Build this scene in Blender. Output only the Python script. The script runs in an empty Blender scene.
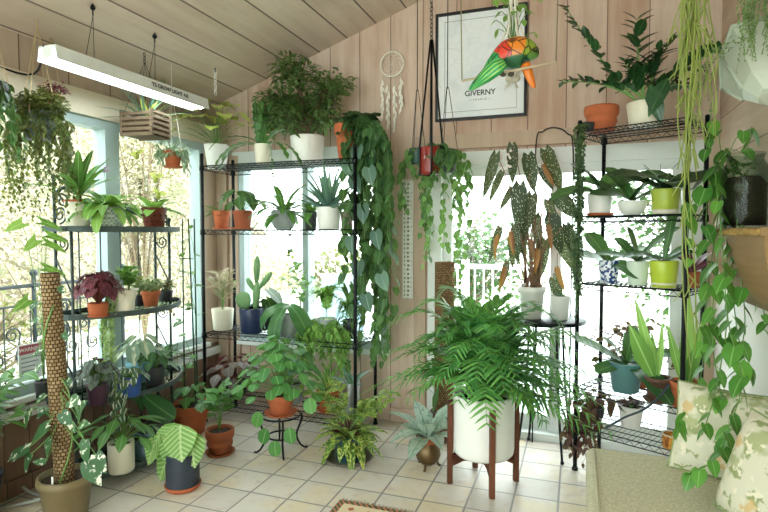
import bpy, math, random
from math import sin, cos, pi, radians, sqrt
R = random.Random(7)
COL = bpy.context.scene.collection

# ------------------------------------------------------------------ camera
CAMZ = 1.41
YAW, PITCH, FPX = radians(19.7), radians(2.44), 540.0
cam = bpy.data.objects.new('camera', bpy.data.cameras.new('camera'))
cam.data.sensor_width = 36.0
cam.data.lens = FPX / 768 * 36
cam.data.clip_start = 0.05
cam.location = (0, 0, CAMZ)
cam.rotation_euler = (pi / 2 - PITCH, 0, YAW)
COL.objects.link(cam)
bpy.context.scene.camera = cam

def ray(px, py):
    X = px - 384; U = 256 - py
    F = FPX * cos(PITCH) + U * sin(PITCH); u = U * cos(PITCH) - FPX * sin(PITCH)
    return (X * cos(YAW) - F * sin(YAW), X * sin(YAW) + F * cos(YAW), u)
def ay(px, py, y):                       # point of the room at depth y
    r = ray(px, py); t = y / r[1]; return (r[0] * t, y, CAMZ + r[2] * t)
def ax(px, py, x):
    r = ray(px, py); t = x / r[0]; return (x, r[1] * t, CAMZ + r[2] * t)
def az(px, py, z=0.0):
    r = ray(px, py); t = (z - CAMZ) / r[2]; return (r[0] * t, r[1] * t, z)
def xp(px, y, z):
    r = ray(px, 256 + 0.0); return (r[0] / r[1] * y, y, z)
def yp(px, x, z):
    r = ray(px, 256); return (x, r[1] / r[0] * x, z)
def mp(p):                               # metres per pixel at a point
    return (-p[0] * sin(YAW) + p[1] * cos(YAW)) / FPX
CEIL0, CSL = 2.475, 0.341
def ceil_z(x): return CEIL0 + CSL * (x + 2.83)

# ------------------------------------------------------------------ vectors
def add(a, b): return (a[0] + b[0], a[1] + b[1], a[2] + b[2])
def sub(a, b): return (a[0] - b[0], a[1] - b[1], a[2] - b[2])
def mul(a, s): return (a[0] * s, a[1] * s, a[2] * s)
def dot(a, b): return a[0] * b[0] + a[1] * b[1] + a[2] * b[2]
def cross(a, b): return (a[1] * b[2] - a[2] * b[1], a[2] * b[0] - a[0] * b[2], a[0] * b[1] - a[1] * b[0])
def norm(a):
    l = sqrt(dot(a, a)) or 1.0
    return (a[0] / l, a[1] / l, a[2] / l)
def lerp(a, b, t): return (a[0] + (b[0] - a[0]) * t, a[1] + (b[1] - a[1]) * t, a[2] + (b[2] - a[2]) * t)
def pol(azi, el): return (cos(azi) * cos(el), sin(azi) * cos(el), sin(el))
def bez(a, b, c, n):
    return [lerp(lerp(a, b, i / n), lerp(b, c, i / n), i / n) for i in range(n + 1)]
def spline(P, n=6):                      # Catmull-Rom through points
    out = []
    Q = [P[0]] + list(P) + [P[-1]]
    for i in range(1, len(Q) - 2):
        a, b, c, d = Q[i - 1], Q[i], Q[i + 1], Q[i + 2]
        for k in range(n):
            t = k / n
            out.append(tuple(0.5 * (2 * b[j] + (c[j] - a[j]) * t + (2 * a[j] - 5 * b[j] + 4 * c[j] - d[j]) * t * t + (3 * b[j] - a[j] - 3 * c[j] + d[j]) * t ** 3) for j in range(3)))
    out.append(P[-1])
    return out

# ------------------------------------------------------------------ mesh builder
class MB:
    def __init__(s): s.v = []; s.f = []; s.uv = []; s.t = []
    def vert(s, p, uv=(0.5, 0.5), t=0.5):
        s.v.append(p); s.uv.append(uv); s.t.append(t); return len(s.v) - 1
    def build(s, name, mat, parent=None, smooth=True, loc=None):
        me = bpy.data.meshes.new(name)
        me.from_pydata(s.v, [], s.f)
        a = me.attributes.new('tint', 'FLOAT', 'POINT'); a.data.foreach_set('value', s.t)
        u = me.uv_layers.new(name='UVMap')
        idx = [0] * len(me.loops); me.loops.foreach_get('vertex_index', idx)
        flat = []
        for i in idx: flat.extend(s.uv[i])
        u.data.foreach_set('uv', flat)
        if smooth: me.polygons.foreach_set('use_smooth', [True] * len(me.polygons))
        me.materials.append(mat)
        o = bpy.data.objects.new(name, me); COL.objects.link(o)
        if parent is not None: o.parent = parent
        if loc: o.location = loc
        return o
    def box(s, lo, hi):
        x0, y0, z0 = lo; x1, y1, z1 = hi
        b = len(s.v)
        for p in ((x0,y0,z0),(x1,y0,z0),(x1,y1,z0),(x0,y1,z0),(x0,y0,z1),(x1,y0,z1),(x1,y1,z1),(x0,y1,z1)): s.vert(p)
        for q in ((0,3,2,1),(4,5,6,7),(0,1,5,4),(1,2,6,5),(2,3,7,6),(3,0,4,7)): s.f.append(tuple(b + i for i in q))
    def hexa(s, P):                      # eight corners, bottom ring then top ring
        b = len(s.v)
        for p in P: s.vert(p)
        for q in ((0,3,2,1),(4,5,6,7),(0,1,5,4),(1,2,6,5),(2,3,7,6),(3,0,4,7)): s.f.append(tuple(b + i for i in q))
    def prism(s, poly, fn0, fn1):        # polygon swept between two placements
        n = len(poly); b = len(s.v)
        for p in poly: s.vert(fn0(p))
        for p in poly: s.vert(fn1(p))
        s.f.append(tuple(b + i for i in range(n))[::-1]); s.f.append(tuple(b + n + i for i in range(n)))
        for i in range(n): s.f.append((b + i, b + (i + 1) % n, b + n + (i + 1) % n, b + n + i))
    def tube(s, pts, r0, r1=None, n=5, cap=True, t=0.5):
        if r1 is None: r1 = r0
        m = len(pts); b = len(s.v)
        up = (0, 0, 1)
        d0 = norm(sub(pts[1], pts[0]))
        if abs(d0[2]) > 0.9: up = (1, 0, 0)
        for i, p in enumerate(pts):
            d = norm(sub(pts[min(i + 1, m - 1)], pts[max(i - 1, 0)]))
            sx = norm(cross(d, up)); up = norm(cross(sx, d))
            r = r0 + (r1 - r0) * i / (m - 1)
            for k in range(n):
                a = 2 * pi * k / n
                s.vert(add(p, add(mul(sx, r * cos(a)), mul(up, r * sin(a)))), (k / n, i / (m - 1)), t)
        for i in range(m - 1):
            for k in range(n):
                k2 = (k + 1) % n
                s.f.append((b + i * n + k, b + i * n + k2, b + (i + 1) * n + k2, b + (i + 1) * n + k))
        if cap:
            s.f.append(tuple(b + k for k in range(n))[::-1]); s.f.append(tuple(b + (m - 1) * n + k for k in range(n)))
    def rod(s, a, b, r, n=5): s.tube([a, b], r, r, n)
    def lathe(s, prof, c=(0, 0, 0), n=28, sq=None):
        b = len(s.v); m = len(prof)
        for i, (r, z) in enumerate(prof):
            for k in range(n):
                a = 2 * pi * k / n; rr = r
                if sq: rr = r * (1 + sq * (1 / max(abs(cos(a)), abs(sin(a))) - 1))
                s.vert((c[0] + rr * cos(a), c[1] + rr * sin(a), c[2] + z), (k / n, i / max(1, m - 1)), i / max(1, m - 1))
        for i in range(m - 1):
            for k in range(n):
                k2 = (k + 1) % n
                s.f.append((b + i * n + k, b + i * n + k2, b + (i + 1) * n + k2, b + (i + 1) * n + k))
    def disc(s, c, r, n=20, bump=0.0):
        b = s.vert(c)
        for k in range(n):
            a = 2 * pi * k / n
            s.vert((c[0] + r * cos(a), c[1] + r * sin(a), c[2] + R.uniform(-bump, bump)))
        for k in range(n): s.f.append((b, b + 1 + k, b + 1 + (k + 1) % n))
    def ball(s, c, r, n=8, m=6, sc=(1, 1, 1), t=0.5):
        b = len(s.v)
        for i in range(m + 1):
            th = pi * i / m
            for k in range(n):
                a = 2 * pi * k / n
                s.vert((c[0] + sc[0] * r * sin(th) * cos(a), c[1] + sc[1] * r * sin(th) * sin(a), c[2] - sc[2] * r * cos(th)), (k / n, i / m), t)
        for i in range(m):
            for k in range(n):
                k2 = (k + 1) % n
                s.f.append((b + i * n + k, b + i * n + k2, b + (i + 1) * n + k2, b + (i + 1) * n + k))

# ------------------------------------------------------------------ materials
def lin(h):
    h = h.lstrip('#'); o = []
    for i in (0, 2, 4):
        c = int(h[i:i + 2], 16) / 255
        o.append(c / 12.92 if c <= 0.04045 else ((c + 0.055) / 1.055) ** 2.4)
    return (o[0], o[1], o[2], 1.0)
class NT:
    def __init__(s, name):
        s.m = bpy.data.materials.new(name); s.m.use_nodes = True
        s.n = s.m.node_tree.nodes; s.l = s.m.node_tree.links; s.n.clear()
        s.out = s.n.new('ShaderNodeOutputMaterial')
    def new(s, t, **kw):
        o = s.n.new(t)
        for k, v in kw.items(): setattr(o, k, v)
        return o
    def put(s, sock, v):
        if hasattr(v, 'is_linked') or hasattr(v, 'links'): s.l.new(v, sock)
        else: sock.default_value = v
    def math(s, op, a, b=0.0, c=None):
        o = s.new('ShaderNodeMath', operation=op); s.put(o.inputs[0], a); s.put(o.inputs[1], b)
        if c is not None: s.put(o.inputs[2], c)
        return o.outputs[0]
    def mix(s, f, a, b):
        o = s.new('ShaderNodeMix', data_type='RGBA'); s.put(o.inputs[0], f); s.put(o.inputs[6], a); s.put(o.inputs[7], b)
        return o.outputs[2]
    def noise(s, vec, scale, detail=3, rough=0.55):
        o = s.new('ShaderNodeTexNoise'); s.put(o.inputs['Vector'], vec) if vec is not None else None
        o.inputs['Scale'].default_value = scale; o.inputs['Detail'].default_value = detail; o.inputs['Roughness'].default_value = rough
        return o.outputs['Fac']
    def step(s, v, a, b):                # smooth step between a and b
        o = s.new('ShaderNodeMapRange', interpolation_type='SMOOTHSTEP'); s.put(o.inputs[0], v)
        o.inputs[1].default_value = a; o.inputs[2].default_value = b
        return o.outputs[0]
    def obj(s): return s.new('ShaderNodeTexCoord').outputs['Object']
    def mapping(s, vec, scale=(1, 1, 1), loc=(0, 0, 0), rot=(0, 0, 0)):
        o = s.new('ShaderNodeMapping'); s.put(o.inputs[0], vec)
        o.inputs[1].default_value = loc; o.inputs[2].default_value = rot; o.inputs[3].default_value = scale
        return o.outputs[0]
    def sep(s, v):
        o = s.new('ShaderNodeSeparateXYZ'); s.put(o.inputs[0], v); return o.outputs
    def comb(s, x, y, z):
        o = s.new('ShaderNodeCombineXYZ'); s.put(o.inputs[0], x); s.put(o.inputs[1], y); s.put(o.inputs[2], z); return o.outputs[0]
    def bump(s, h, strength=0.3, dist=0.01):
        o = s.new('ShaderNodeBump'); o.inputs['Strength'].default_value = strength; o.inputs['Distance'].default_value = dist
        s.put(o.inputs['Height'], h); return o.outputs[0]
    def bsdf(s, col, rough=0.5, metal=0.0, normal=None, spec=0.4):
        o = s.new('ShaderNodeBsdfPrincipled'); s.put(o.inputs['Base Color'], col); s.put(o.inputs['Roughness'], rough)
        o.inputs['Metallic'].default_value = metal; o.inputs['Specular IOR Level'].default_value = spec
        if normal is not None: s.l.new(normal, o.inputs['Normal'])
        return o
    def fin(s, sh): s.l.new(sh, s.out.inputs[0]); return s.m
MATS = {}
def plain(name, h, rough=0.5, metal=0.0, var=0.12, scale=14, bump=0.0, spec=0.4):
    if name in MATS: return MATS[name]
    T = NT(name); c = lin(h); f = T.noise(T.obj(), scale, 4)
    a = tuple(min(1, x * (1 - var)) for x in c[:3]) + (1,); b = tuple(min(1, x * (1 + var)) for x in c[:3]) + (1,)
    col = T.mix(f, a, b)
    nm = T.bump(f, bump) if bump else None
    MATS[name] = T.fin(T.bsdf(col, rough, metal, nm, spec).outputs[0]); return MATS[name]
def leafmat(name, a, b, mid=None, pattern=None, back=None, trans=0.3, rough=0.42):
    if name in MATS: return MATS[name]
    T = NT(name)
    at = T.new('ShaderNodeAttribute', attribute_name='tint').outputs['Fac']
    uv = T.sep(T.new('ShaderNodeUVMap', uv_map='UVMap').outputs[0])
    u, v = uv[0], uv[1]
    au = T.math('ABSOLUTE', T.math('SUBTRACT', u, 0.5))
    col = T.mix(at, lin(a), lin(b))
    col = T.mix(T.math('MULTIPLY', T.noise(T.obj(), 60, 2), 0.25), col, lin(a))
    if pattern:
        k, h, sc, th = pattern
        vec = T.comb(T.math('MULTIPLY', u, sc), T.math('MULTIPLY', v, sc * 2), T.math('MULTIPLY', at, 61))
        if k == 'spots':
            vo = T.new('ShaderNodeTexVoronoi'); T.put(vo.inputs['Vector'], vec); vo.inputs['Scale'].default_value = 1
            m = T.math('LESS_THAN', vo.outputs['Distance'], th)
        elif k == 'patch':
            m = T.step(T.noise(vec, 1.0, 3), th, th + 0.06)
        elif k == 'stripe':
            w = T.math('SINE', T.math('MULTIPLY', T.math('SUBTRACT', v, T.math('MULTIPLY', au, 0.7)), sc))
            m = T.math('MULTIPLY', T.step(w, th, th + 0.25), 0.75)
        elif k == 'edge':
            m = T.step(au, th, th + 0.06)
        elif k == 'centre':
            m = T.math('SUBTRACT', 1.0, T.step(T.math('ADD', au, T.math('MULTIPLY', T.noise(vec, 1.0, 2), 0.2)), th, th + 0.08))
        col = T.mix(m, col, lin(h))
    if mid:
        m = T.math('SUBTRACT', 1.0, T.step(au, 0.015, 0.05)); col = T.mix(T.math('MULTIPLY', m, 0.7), col, lin(mid))
    if back:
        g = T.new('ShaderNodeNewGeometry').outputs['Backfacing']; col = T.mix(g, col, lin(back))
    p = T.bsdf(col, rough, 0, None, 0.35)
    if trans:
        tr = T.new('ShaderNodeBsdfTranslucent'); T.put(tr.inputs[0], T.mix(0.25, col, lin('b8d040')) if not back else col)
        ms = T.new('ShaderNodeMixShader'); ms.inputs[0].default_value = trans
        T.l.new(p.outputs[0], ms.inputs[1]); T.l.new(tr.outputs[0], ms.inputs[2])
        MATS[name] = T.fin(ms.outputs[0])
    else: MATS[name] = T.fin(p.outputs[0])
    return MATS[name]
def glassmat(name, tint='f4faf8', gloss=0.08):
    if name in MATS: return MATS[name]
    T = NT(name)
    tr = T.new('ShaderNodeBsdfTransparent'); tr.inputs[0].default_value = lin(tint)
    gl = T.new('ShaderNodeBsdfGlossy'); gl.inputs['Roughness'].default_value = 0.03
    fr = T.new('ShaderNodeLayerWeight'); fr.inputs[0].default_value = .5
    ms = T.new('ShaderNodeMixShader'); T.l.new(T.math('MULTIPLY_ADD', T.math('POWER', fr.outputs['Facing'], 4.0), gloss * 4, .02), ms.inputs[0])
    T.l.new(tr.outputs[0], ms.inputs[1]); T.l.new(gl.outputs[0], ms.inputs[2])
    MATS[name] = T.fin(ms.outputs[0]); return MATS[name]
def boards(name, axis, width, grain, ca, cb, groove, gw=0.03, off=0.0, rough=0.65):
    """whitewashed planks: joints across `axis`, grain drawn out along `grain`"""
    T = NT(name); o = T.obj(); s = T.sep(o)
    q = T.math('ADD', T.math('DIVIDE', s[axis], width), off)
    idx = T.math('FLOOR', q); fr = T.math('FRACT', q)
    wn = T.new('ShaderNodeTexWhiteNoise', noise_dimensions='1D'); T.put(wn.inputs['W'], idx)
    sc = [9, 9, 9]; sc[grain] = 0.9
    vec = T.mapping(o, tuple(sc)); va = T.new('ShaderNodeVectorMath', operation='ADD'); T.put(va.inputs[0], vec)
    T.put(va.inputs[1], T.comb(T.math('MULTIPLY', idx, 3.7), T.math('MULTIPLY', idx, 1.9), T.math('MULTIPLY', idx, 5.1)))
    g = T.noise(va.outputs[0], 1.6, 6, 0.62)
    blot = T.noise(o, 2.6, 3)
    f = T.math('ADD', T.math('MULTIPLY', g, 0.6), T.math('ADD', T.math('MULTIPLY', wn.outputs[0], 0.25), T.math('MULTIPLY', blot, 0.35)))
    col = T.mix(T.step(f, 0.3, 0.95), lin(ca), lin(cb))
    kn = T.new('ShaderNodeTexVoronoi'); T.put(kn.inputs['Vector'], o); kn.inputs['Scale'].default_value = 2.7
    col = T.mix(T.math('MULTIPLY', T.math('SUBTRACT', 1.0, T.step(kn.outputs['Distance'], 0.02, 0.05)), 0.45), col, lin(groove))
    e = T.math('LESS_THAN', fr, gw)
    col = T.mix(T.math('MULTIPLY', e, 0.85), col, lin(groove))
    h = T.math('SUBTRACT', T.math('MULTIPLY', g, 0.15), e)
    return T.fin(T.bsdf(col, rough, 0, T.bump(h, 0.5, 0.006), 0.25).outputs[0])

def tag(o, label=None, cat=None, group=None, kind=None):
    if label: o['label'] = label
    if cat: o['category'] = cat
    if group: o['group'] = group
    if kind: o['kind'] = kind
    return o
def thing(name, label, cat, loc=(0, 0, 0), rotz=0.0, group=None):
    o = bpy.data.objects.new(name, None); COL.objects.link(o)
    o.empty_display_size = 0.05; o.location = loc; o.rotation_euler = (0, 0, rotz)
    return tag(o, label, cat, group)
def struct(name, M, mat, smooth=False):
    return tag(M.build(name, mat, None, smooth), kind='structure')

# ------------------------------------------------------------------ leaves
PR = dict(
 ovate=[(0,.08),(.12,.55),(.32,1),(.58,.88),(.82,.45),(1,.02)],
 lance=[(0,.12),(.2,.65),(.45,1),(.72,.68),(.9,.28),(1,.02)],
 heart=[(0,.55,.16),(.12,.95,.08),(.35,1),(.62,.72),(.85,.3),(1,.02)],
 arrow=[(0,.95,.3),(.12,.75,.1),(.35,.72),(.6,.55),(.85,.22),(1,.02)],
 round=[(0,.35),(.12,.7),(.3,.96),(.5,1),(.7,.92),(.88,.62),(1,.12)],
 strap=[(0,.5),(.2,.85),(.45,1),(.7,.95),(.9,.55),(1,.03)],
 blade=[(0,.7),(.3,1),(.65,.72),(1,.03)],
 paddle=[(0,.35),(.2,.62),(.5,.95),(.75,1),(.92,.68),(1,.1)],
 spike=[(0,1),(.25,.9),(.6,.55),(1,.02)],
 wing=[(0,.5,.1),(.15,.95,.05),(.4,1),(.65,.75),(.85,.4),(1,.02)],
 zig=[(0,.5),(.07,1),(.13,.5),(.2,1),(.27,.5),(.34,1),(.41,.5),(.48,1),(.55,.5),(.62,1),(.69,.5),(.76,1),(.83,.5),(.9,.95),(1,.2)],
 tiny=[(0,.2),(.45,1),(1,.05)])
def leaf(M, p, d, n, L, W, prof='ovate', bend=0.4, fold=0.15, t=None, wave=0.0):
    if t is None: t = R.random()
    d = norm(d); s = cross(d, n)
    if dot(s, s) < 1e-6: s = cross(d, (0.31, 0.77, 0.55))
    s = norm(s); n = cross(s, d)
    b = len(M.v); pr = PR[prof]; lt = 0.0; P = p; hw = W * 0.5
    ph = R.random() * 6
    for k, q in enumerate(pr):
        tt, w = q[0], q[1]; lob = q[2] if len(q) > 2 else 0.0
        a = bend * (tt + lt) * 0.5; ca, sa = cos(a), sin(a)
        dd = (d[0]*ca - n[0]*sa, d[1]*ca - n[1]*sa, d[2]*ca - n[2]*sa)
        nn = (n[0]*ca + d[0]*sa, n[1]*ca + d[1]*sa, n[2]*ca + d[2]*sa)
        P = add(P, mul(dd, (tt - lt) * L)); lt = tt
        e = w * hw; z = fold * e; lb = -lob * L
        wv = wave * e * sin(ph + k * 2.1)
        M.vert((P[0]-s[0]*e+nn[0]*(z+wv)+dd[0]*lb, P[1]-s[1]*e+nn[1]*(z+wv)+dd[1]*lb, P[2]-s[2]*e+nn[2]*(z+wv)+dd[2]*lb), (0.5 - 0.5*w, tt), t)
        M.vert(P, (0.5, tt), t)
        M.vert((P[0]+s[0]*e+nn[0]*(z-wv)+dd[0]*lb, P[1]+s[1]*e+nn[1]*(z-wv)+dd[1]*lb, P[2]+s[2]*e+nn[2]*(z-wv)+dd[2]*lb), (0.5 + 0.5*w, tt), t)
    for k in range(len(pr) - 1):
        i = b + 3 * k
        M.f.append((i, i + 1, i + 4, i + 3)); M.f.append((i + 1, i + 2, i + 5, i + 4))
UP = (0, 0, 1)
def rosette(M, c, n, L, W, prof='strap', e0=75, e1=10, bend=1.0, fold=0.25, a0=None, a1=None, jl=0.25):
    for i in range(n):
        f = i / max(1, n - 1)
        a = i * 2.39996 + R.uniform(-.2, .2) if a0 is None else radians(R.uniform(a0, a1))
        el = radians(e0 + (e1 - e0) * f + R.uniform(-8, 8))
        d = pol(a, el); l = L * R.uniform(1 - jl, 1)
        leaf(M, add(c, mul((cos(a), sin(a), 0), W * 0.25)), d, cross(cross(d, UP), d), l, W * R.uniform(.85, 1.1), prof, bend * R.uniform(.7, 1.2), fold)
def petiolate(MS, M, c, n, H, spread, L, W, prof='heart', tilt=45, rs=0.002, bend=0.5, a0=0, a1=360, hmin=0.35, fold=0.1, wave=0.05):
    for i in range(n):
        a = radians(a0 + (a1 - a0) * ((i * 0.61803) % 1) + R.uniform(-12, 12))
        f = sqrt((i + 0.5) / n); r = spread * f; z = H * (hmin + (1 - hmin) * (1 - f * f) ** 0.7) * R.uniform(.8, 1.1)
        e = add(c, (cos(a) * r, sin(a) * r, z)); m = add(c, (cos(a) * r * .3, sin(a) * r * .3, z * .85))
        MS.tube(bez(c, m, e, 5), rs * 1.3, rs, 4)
        ti = radians(tilt + R.uniform(-20, 15)) * (0.35 + .65 * f)
        d = pol(a + R.uniform(-.4, .4), -ti); nn = pol(a, pi / 2 - ti)
        leaf(M, e, d, nn, L * R.uniform(.75, 1.1), W * R.uniform(.75, 1.1), prof, bend, fold, None, wave)
def stemmy(MS, M, c, n, H, spread, L, W, prof='ovate', k=8, droop=0.3, rs=0.0025, start=.2, el=20, pair=False, a0=0, a1=360, bend=.5, fold=.15):
    for i in range(n):
        a = radians(a0 + (a1 - a0) * ((i * 0.61803 + .13) % 1)); r = spread * sqrt((i + .7) / n) * R.uniform(.8, 1.1); h = H * R.uniform(.72, 1.05) * (1 - .35 * (r / max(spread, 1e-4)) ** 2)
        e = add(c, (cos(a) * r, sin(a) * r, h * (1 - droop * (r / max(spread, 1e-4))))); m = add(c, (cos(a) * r * .25, sin(a) * r * .25, h * .9))
        P = bez(c, m, e, 9); MS.tube(P, rs * 1.3, rs * .6, 4)
        along(M, P, k, L, W, prof, start, el, pair, bend, fold)
def along(M, P, k, L, W, prof='ovate', start=.1, el=20, pair=False, bend=.5, fold=.15, hang=0.0, face=None, jit=.4):
    """k leaves set along a stem"""
    m = len(P) - 1
    for j in range(k):
        t = start + (1 - start) * (j + .5 * R.random()) / max(1, k - 1)
        q = min(t, .999) * m; i = int(q); p = lerp(P[i], P[i + 1], q - i); d = norm(sub(P[i + 1], P[i]))
        sd = cross(d, UP)
        if dot(sd, sd) < .02: sd = pol(R.uniform(0, 6.28), 0)
        sd = norm(sd); u2 = norm(cross(sd, d))
        for sg in ((1, -1) if pair else ((1 if j % 2 else -1),)):
            ang = R.uniform(-.6, .6)
            o = norm(add(mul(sd, sg * cos(ang)), mul(u2, sin(ang))))
            dd = norm(add(add(mul(o, 1.0), mul(d, .5 + R.uniform(-jit, jit))), (0, 0, sin(radians(el)) - hang)))
            nn = norm(add(UP, add(mul(o, hang * .9), (R.uniform(-jit, jit), R.uniform(-jit, jit) - .25, 0)))) if face is None else face
            sz = R.uniform(.75, 1.1) * (1 if t < .85 else .75)
            leaf(M, p, dd, nn, L * sz, W * sz, prof, bend * R.uniform(.6, 1.3), fold)
def hang_path(p, ln, out=(0, 0), wob=.03, n=10):
    P = [p]; x, y, z = p
    wx, wy = R.uniform(0, 6), R.uniform(0, 6)
    for i in range(1, n + 1):
        t = i / n
        k = 1 - (1 - min(1, t * 2.5)) ** 2
        P.append((x + out[0] * k + wob * sin(wx + t * 5) * t, y + out[1] * k + wob * sin(wy + t * 4) * t, z + (.03 * sin(min(1, t * 5) * pi) if out != (0, 0) else 0) - ln * (t ** 1.15)))
    return P
def vine(MS, M, p, ln, k, L, W, prof='heart', out=(0, 0), wob=.03, rs=.0015, el=-10, hang=.9, bend=.3, pair=False, n=10):
    P = hang_path(p, ln, out, wob, n); MS.tube(P, rs, rs * .7, 4)
    along(M, P, k, L, W, prof, .03, el, pair, bend, .12, hang)
def cloud(M, c, rad, n, L, W, prof='tiny', shell=.5, el=(-.6, .6)):
    for i in range(n):
        d = norm((R.gauss(0, 1), R.gauss(0, 1), R.gauss(0, 1))); q = (shell + (1 - shell) * R.random()) if R.random() < .7 else R.random()
        p = (c[0] + d[0] * rad[0] * q, c[1] + d[1] * rad[1] * q, c[2] + d[2] * rad[2] * q)
        dd = norm((d[0] + R.uniform(-.7, .7), d[1] + R.uniform(-.7, .7), R.uniform(*el)))
        leaf(M, p, dd, (R.uniform(-.5, .5), R.uniform(-.6, .2), 1), L * R.uniform(.7, 1.15), W * R.uniform(.7, 1.15), prof, .4)
def frond(MS, M, P, k, L, W, prof='blade', rs=.003, taper=True, el=0):
    MS.tube(P, rs, rs * .4, 4); m = len(P) - 1
    for j in range(k):
        t = .18 + .82 * j / (k - 1); q = min(t, .999) * m; i = int(q); p = lerp(P[i], P[i + 1], q - i); d = norm(sub(P[i + 1], P[i]))
        sd = norm(cross(d, UP)) if abs(d[2]) < .97 else (1, 0, 0); n2 = cross(sd, d)
        sz = (sin(pi * (.18 + .72 * t)) ** .7) if taper else 1
        for sg in (1, -1):
            dd = norm(add(add(mul(sd, sg), mul(d, .75)), mul(n2, .15 + R.uniform(-.12, .12))))
            leaf(M, p, dd, n2, L * sz * R.uniform(.9, 1.08), W * sz, prof, .55, .25, R.random())

# ------------------------------------------------------------------ pots
def pot_prof(kind, r, h):
    w = min(.12 * r, .012)
    if kind == 'terracotta':
        o = [(0, 0), (.66*r, 0), (.69*r, .01*h), (.9*r, .7*h), (.9*r, .71*h), (1.0*r, .72*h), (1.02*r, .76*h), (1.02*r, .97*h), (r, h)]
    elif kind == 'ringed':
        o = [(0, 0), (.62*r, 0), (.78*r, .06*h), (.82*r, .3*h), (.9*r, .34*h), (.93*r, .42*h), (.87*r, .5*h), (.9*r, .6*h), (.98*r, .66*h), (1.02*r, .76*h), (1.03*r, .9*h), (r, h)]
    elif kind == 'cylinder':
        o = [(0, 0), (.9*r, 0), (.97*r, .04*h), (r, .12*h), (r, .97*h), (.99*r, h)]
    elif kind == 'taper':
        o = [(0, 0), (.7*r, 0), (.74*r, .03*h), (.99*r, .93*h), (1.02*r, .97*h), (r, h)]
    elif kind == 'straight':
        o = [(0, 0), (.8*r, 0), (.84*r, .03*h), (r, .96*h), (.98*r, h)]
    elif kind == 'rimmed':
        o = [(0, 0), (.7*r, 0), (.73*r, .03*h), (.92*r, .8*h), (1.0*r, .82*h), (1.03*r, .9*h), (1.0*r, h)]
    elif kind == 'round':
        o = [(0, 0), (.6*r, 0), (.8*r, .08*h), (1.02*r, .35*h), (1.08*r, .55*h), (1.03*r, .8*h), (.97*r, .95*h), (.95*r, h)]
    elif kind == 'bowl':
        o = [(0, 0), (.5*r, 0), (.72*r, .15*h), (.9*r, .5*h), (.98*r, .85*h), (1.0*r, h)]
    elif kind == 'flare':
        o = [(0, 0), (.6*r, 0), (.66*r, .05*h), (.72*r, .5*h), (.85*r, .85*h), (1.03*r, .97*h), (1.02*r, h)]
    elif kind == 'banded':
        o = [(0, 0), (.75*r, 0), (.78*r, .04*h), (.92*r, .66*h), (.95*r, .68*h), (.93*r, .74*h), (.95*r, .8*h), (1.02*r, .84*h), (1.02*r, .96*h), (r, h)]
    i = o[-1][0] - w
    return o + [(i, h), (i * .97, h * .86), (i * .8, h * .5)], i * .975
SOIL = None
def pot(par, kind, r, h, mat, saucer=None, sm=None, soil=True, z=0.0, sq=None, rr=None, hollow=.87):
    if saucer:
        S = MB(); sh = max(.012, .12 * h); q = r * saucer
        S.lathe([(0, 0), (q*.86, 0), (q, sh), (q*.97, sh), (q*.84, .35*sh), (0, .35*sh)], (0, 0, z)); S.build('saucer', sm or mat, par); z += .35 * sh
    pf, ri = pot_prof(kind, r, h); M = MB(); M.lathe(pf, (0, 0, z), 32, sq); o = M.build('pot', mat, par)
    if soil:
        D = MB(); D.disc((0, 0, z + h * hollow), ri, 22, .003); D.build('soil', plain('potting soil', '3b2c22', .95, 0, .5, 90, .5), par)
    return z + h * hollow
# ================================================================== THE SETTING
WY, LX, RX, BY = 3.8, -2.83, 0.80, -2.6      # back wall, left wall, right wall, rear wall
ZW = 1.93
M_back = boards('whitewashed wall boards', 0, .245, 2, 'b8957f', 'e6d5c6', '5f493c', .024, .35)
M_right = boards('whitewashed side boards', 2, .235, 1, 'b3947d', 'ddcbb8', '5f4c3f', .02, .1)
M_left = boards('brown wainscot boards', 1, .14, 2, '6f5646', '937866', '35281f', .03)
M_ceil = boards('pale ceiling boards', 0, .232, 1, 'cbb5a4', 'e8d8ca', '6b5c52', .05, .15)
M_white = plain('white painted trim', 'dfe4e0', .4, 0, .05, 6)
M_frame = plain('pale grey green window frame', 'a6b8b7', .4, 0, .06, 8)
M_beam = plain('cream painted beam', 'ddd3be', .55, 0, .08, 5)
M_tan = boards('tan door trim', 0, 3.0, 2, 'b79f8b', 'd3bda8', '6b5a4c', .0)
M_glass = glassmat('window glass')

def tile_mat():
    T = NT('glazed floor tile'); o = T.obj()
    v = T.mapping(o, loc=(.506 + .02, -2.926 + .228 * 20, 0))
    b = T.new('ShaderNodeTexBrick'); T.put(b.inputs['Vector'], v)
    b.offset = 0; b.squash = 1
    b.inputs['Scale'].default_value = 1; b.inputs['Brick Width'].default_value = .2257; b.inputs['Row Height'].default_value = .228
    b.inputs['Mortar Size'].default_value = .006; b.inputs['Mortar Smooth'].default_value = .3; b.inputs['Bias'].default_value = 0
    b.inputs['Color1'].default_value = (0, 0, 0, 1); b.inputs['Color2'].default_value = (1, 1, 1, 1); b.inputs['Mortar'].default_value = (.5, .5, .5, 1)
    r = T.sep(b.outputs['Color'])[0]
    n1 = T.noise(o, 3.3, 3); n2 = T.noise(o, 14, 4)
    col = T.mix(r, lin('c6bdb2'), lin('dbd3c9'))
    col = T.mix(T.step(T.math('ADD', n1, T.math('MULTIPLY', r, .25)), .55, .85), col, lin('d6c6a9'))
    col = T.mix(T.step(n2, .5, .8), col, lin('c4b1a5'))
    col = T.mix(b.outputs['Fac'], col, lin('8d8781'))
    h = T.math('SUBTRACT', T.math('MULTIPLY', n2, .15), b.outputs['Fac'])
    return T.fin(T.bsdf(col, T.math('ADD', .28, T.math('MULTIPLY', n2, .25)), 0, T.bump(h, .4, .004), .45).outputs[0])
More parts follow.
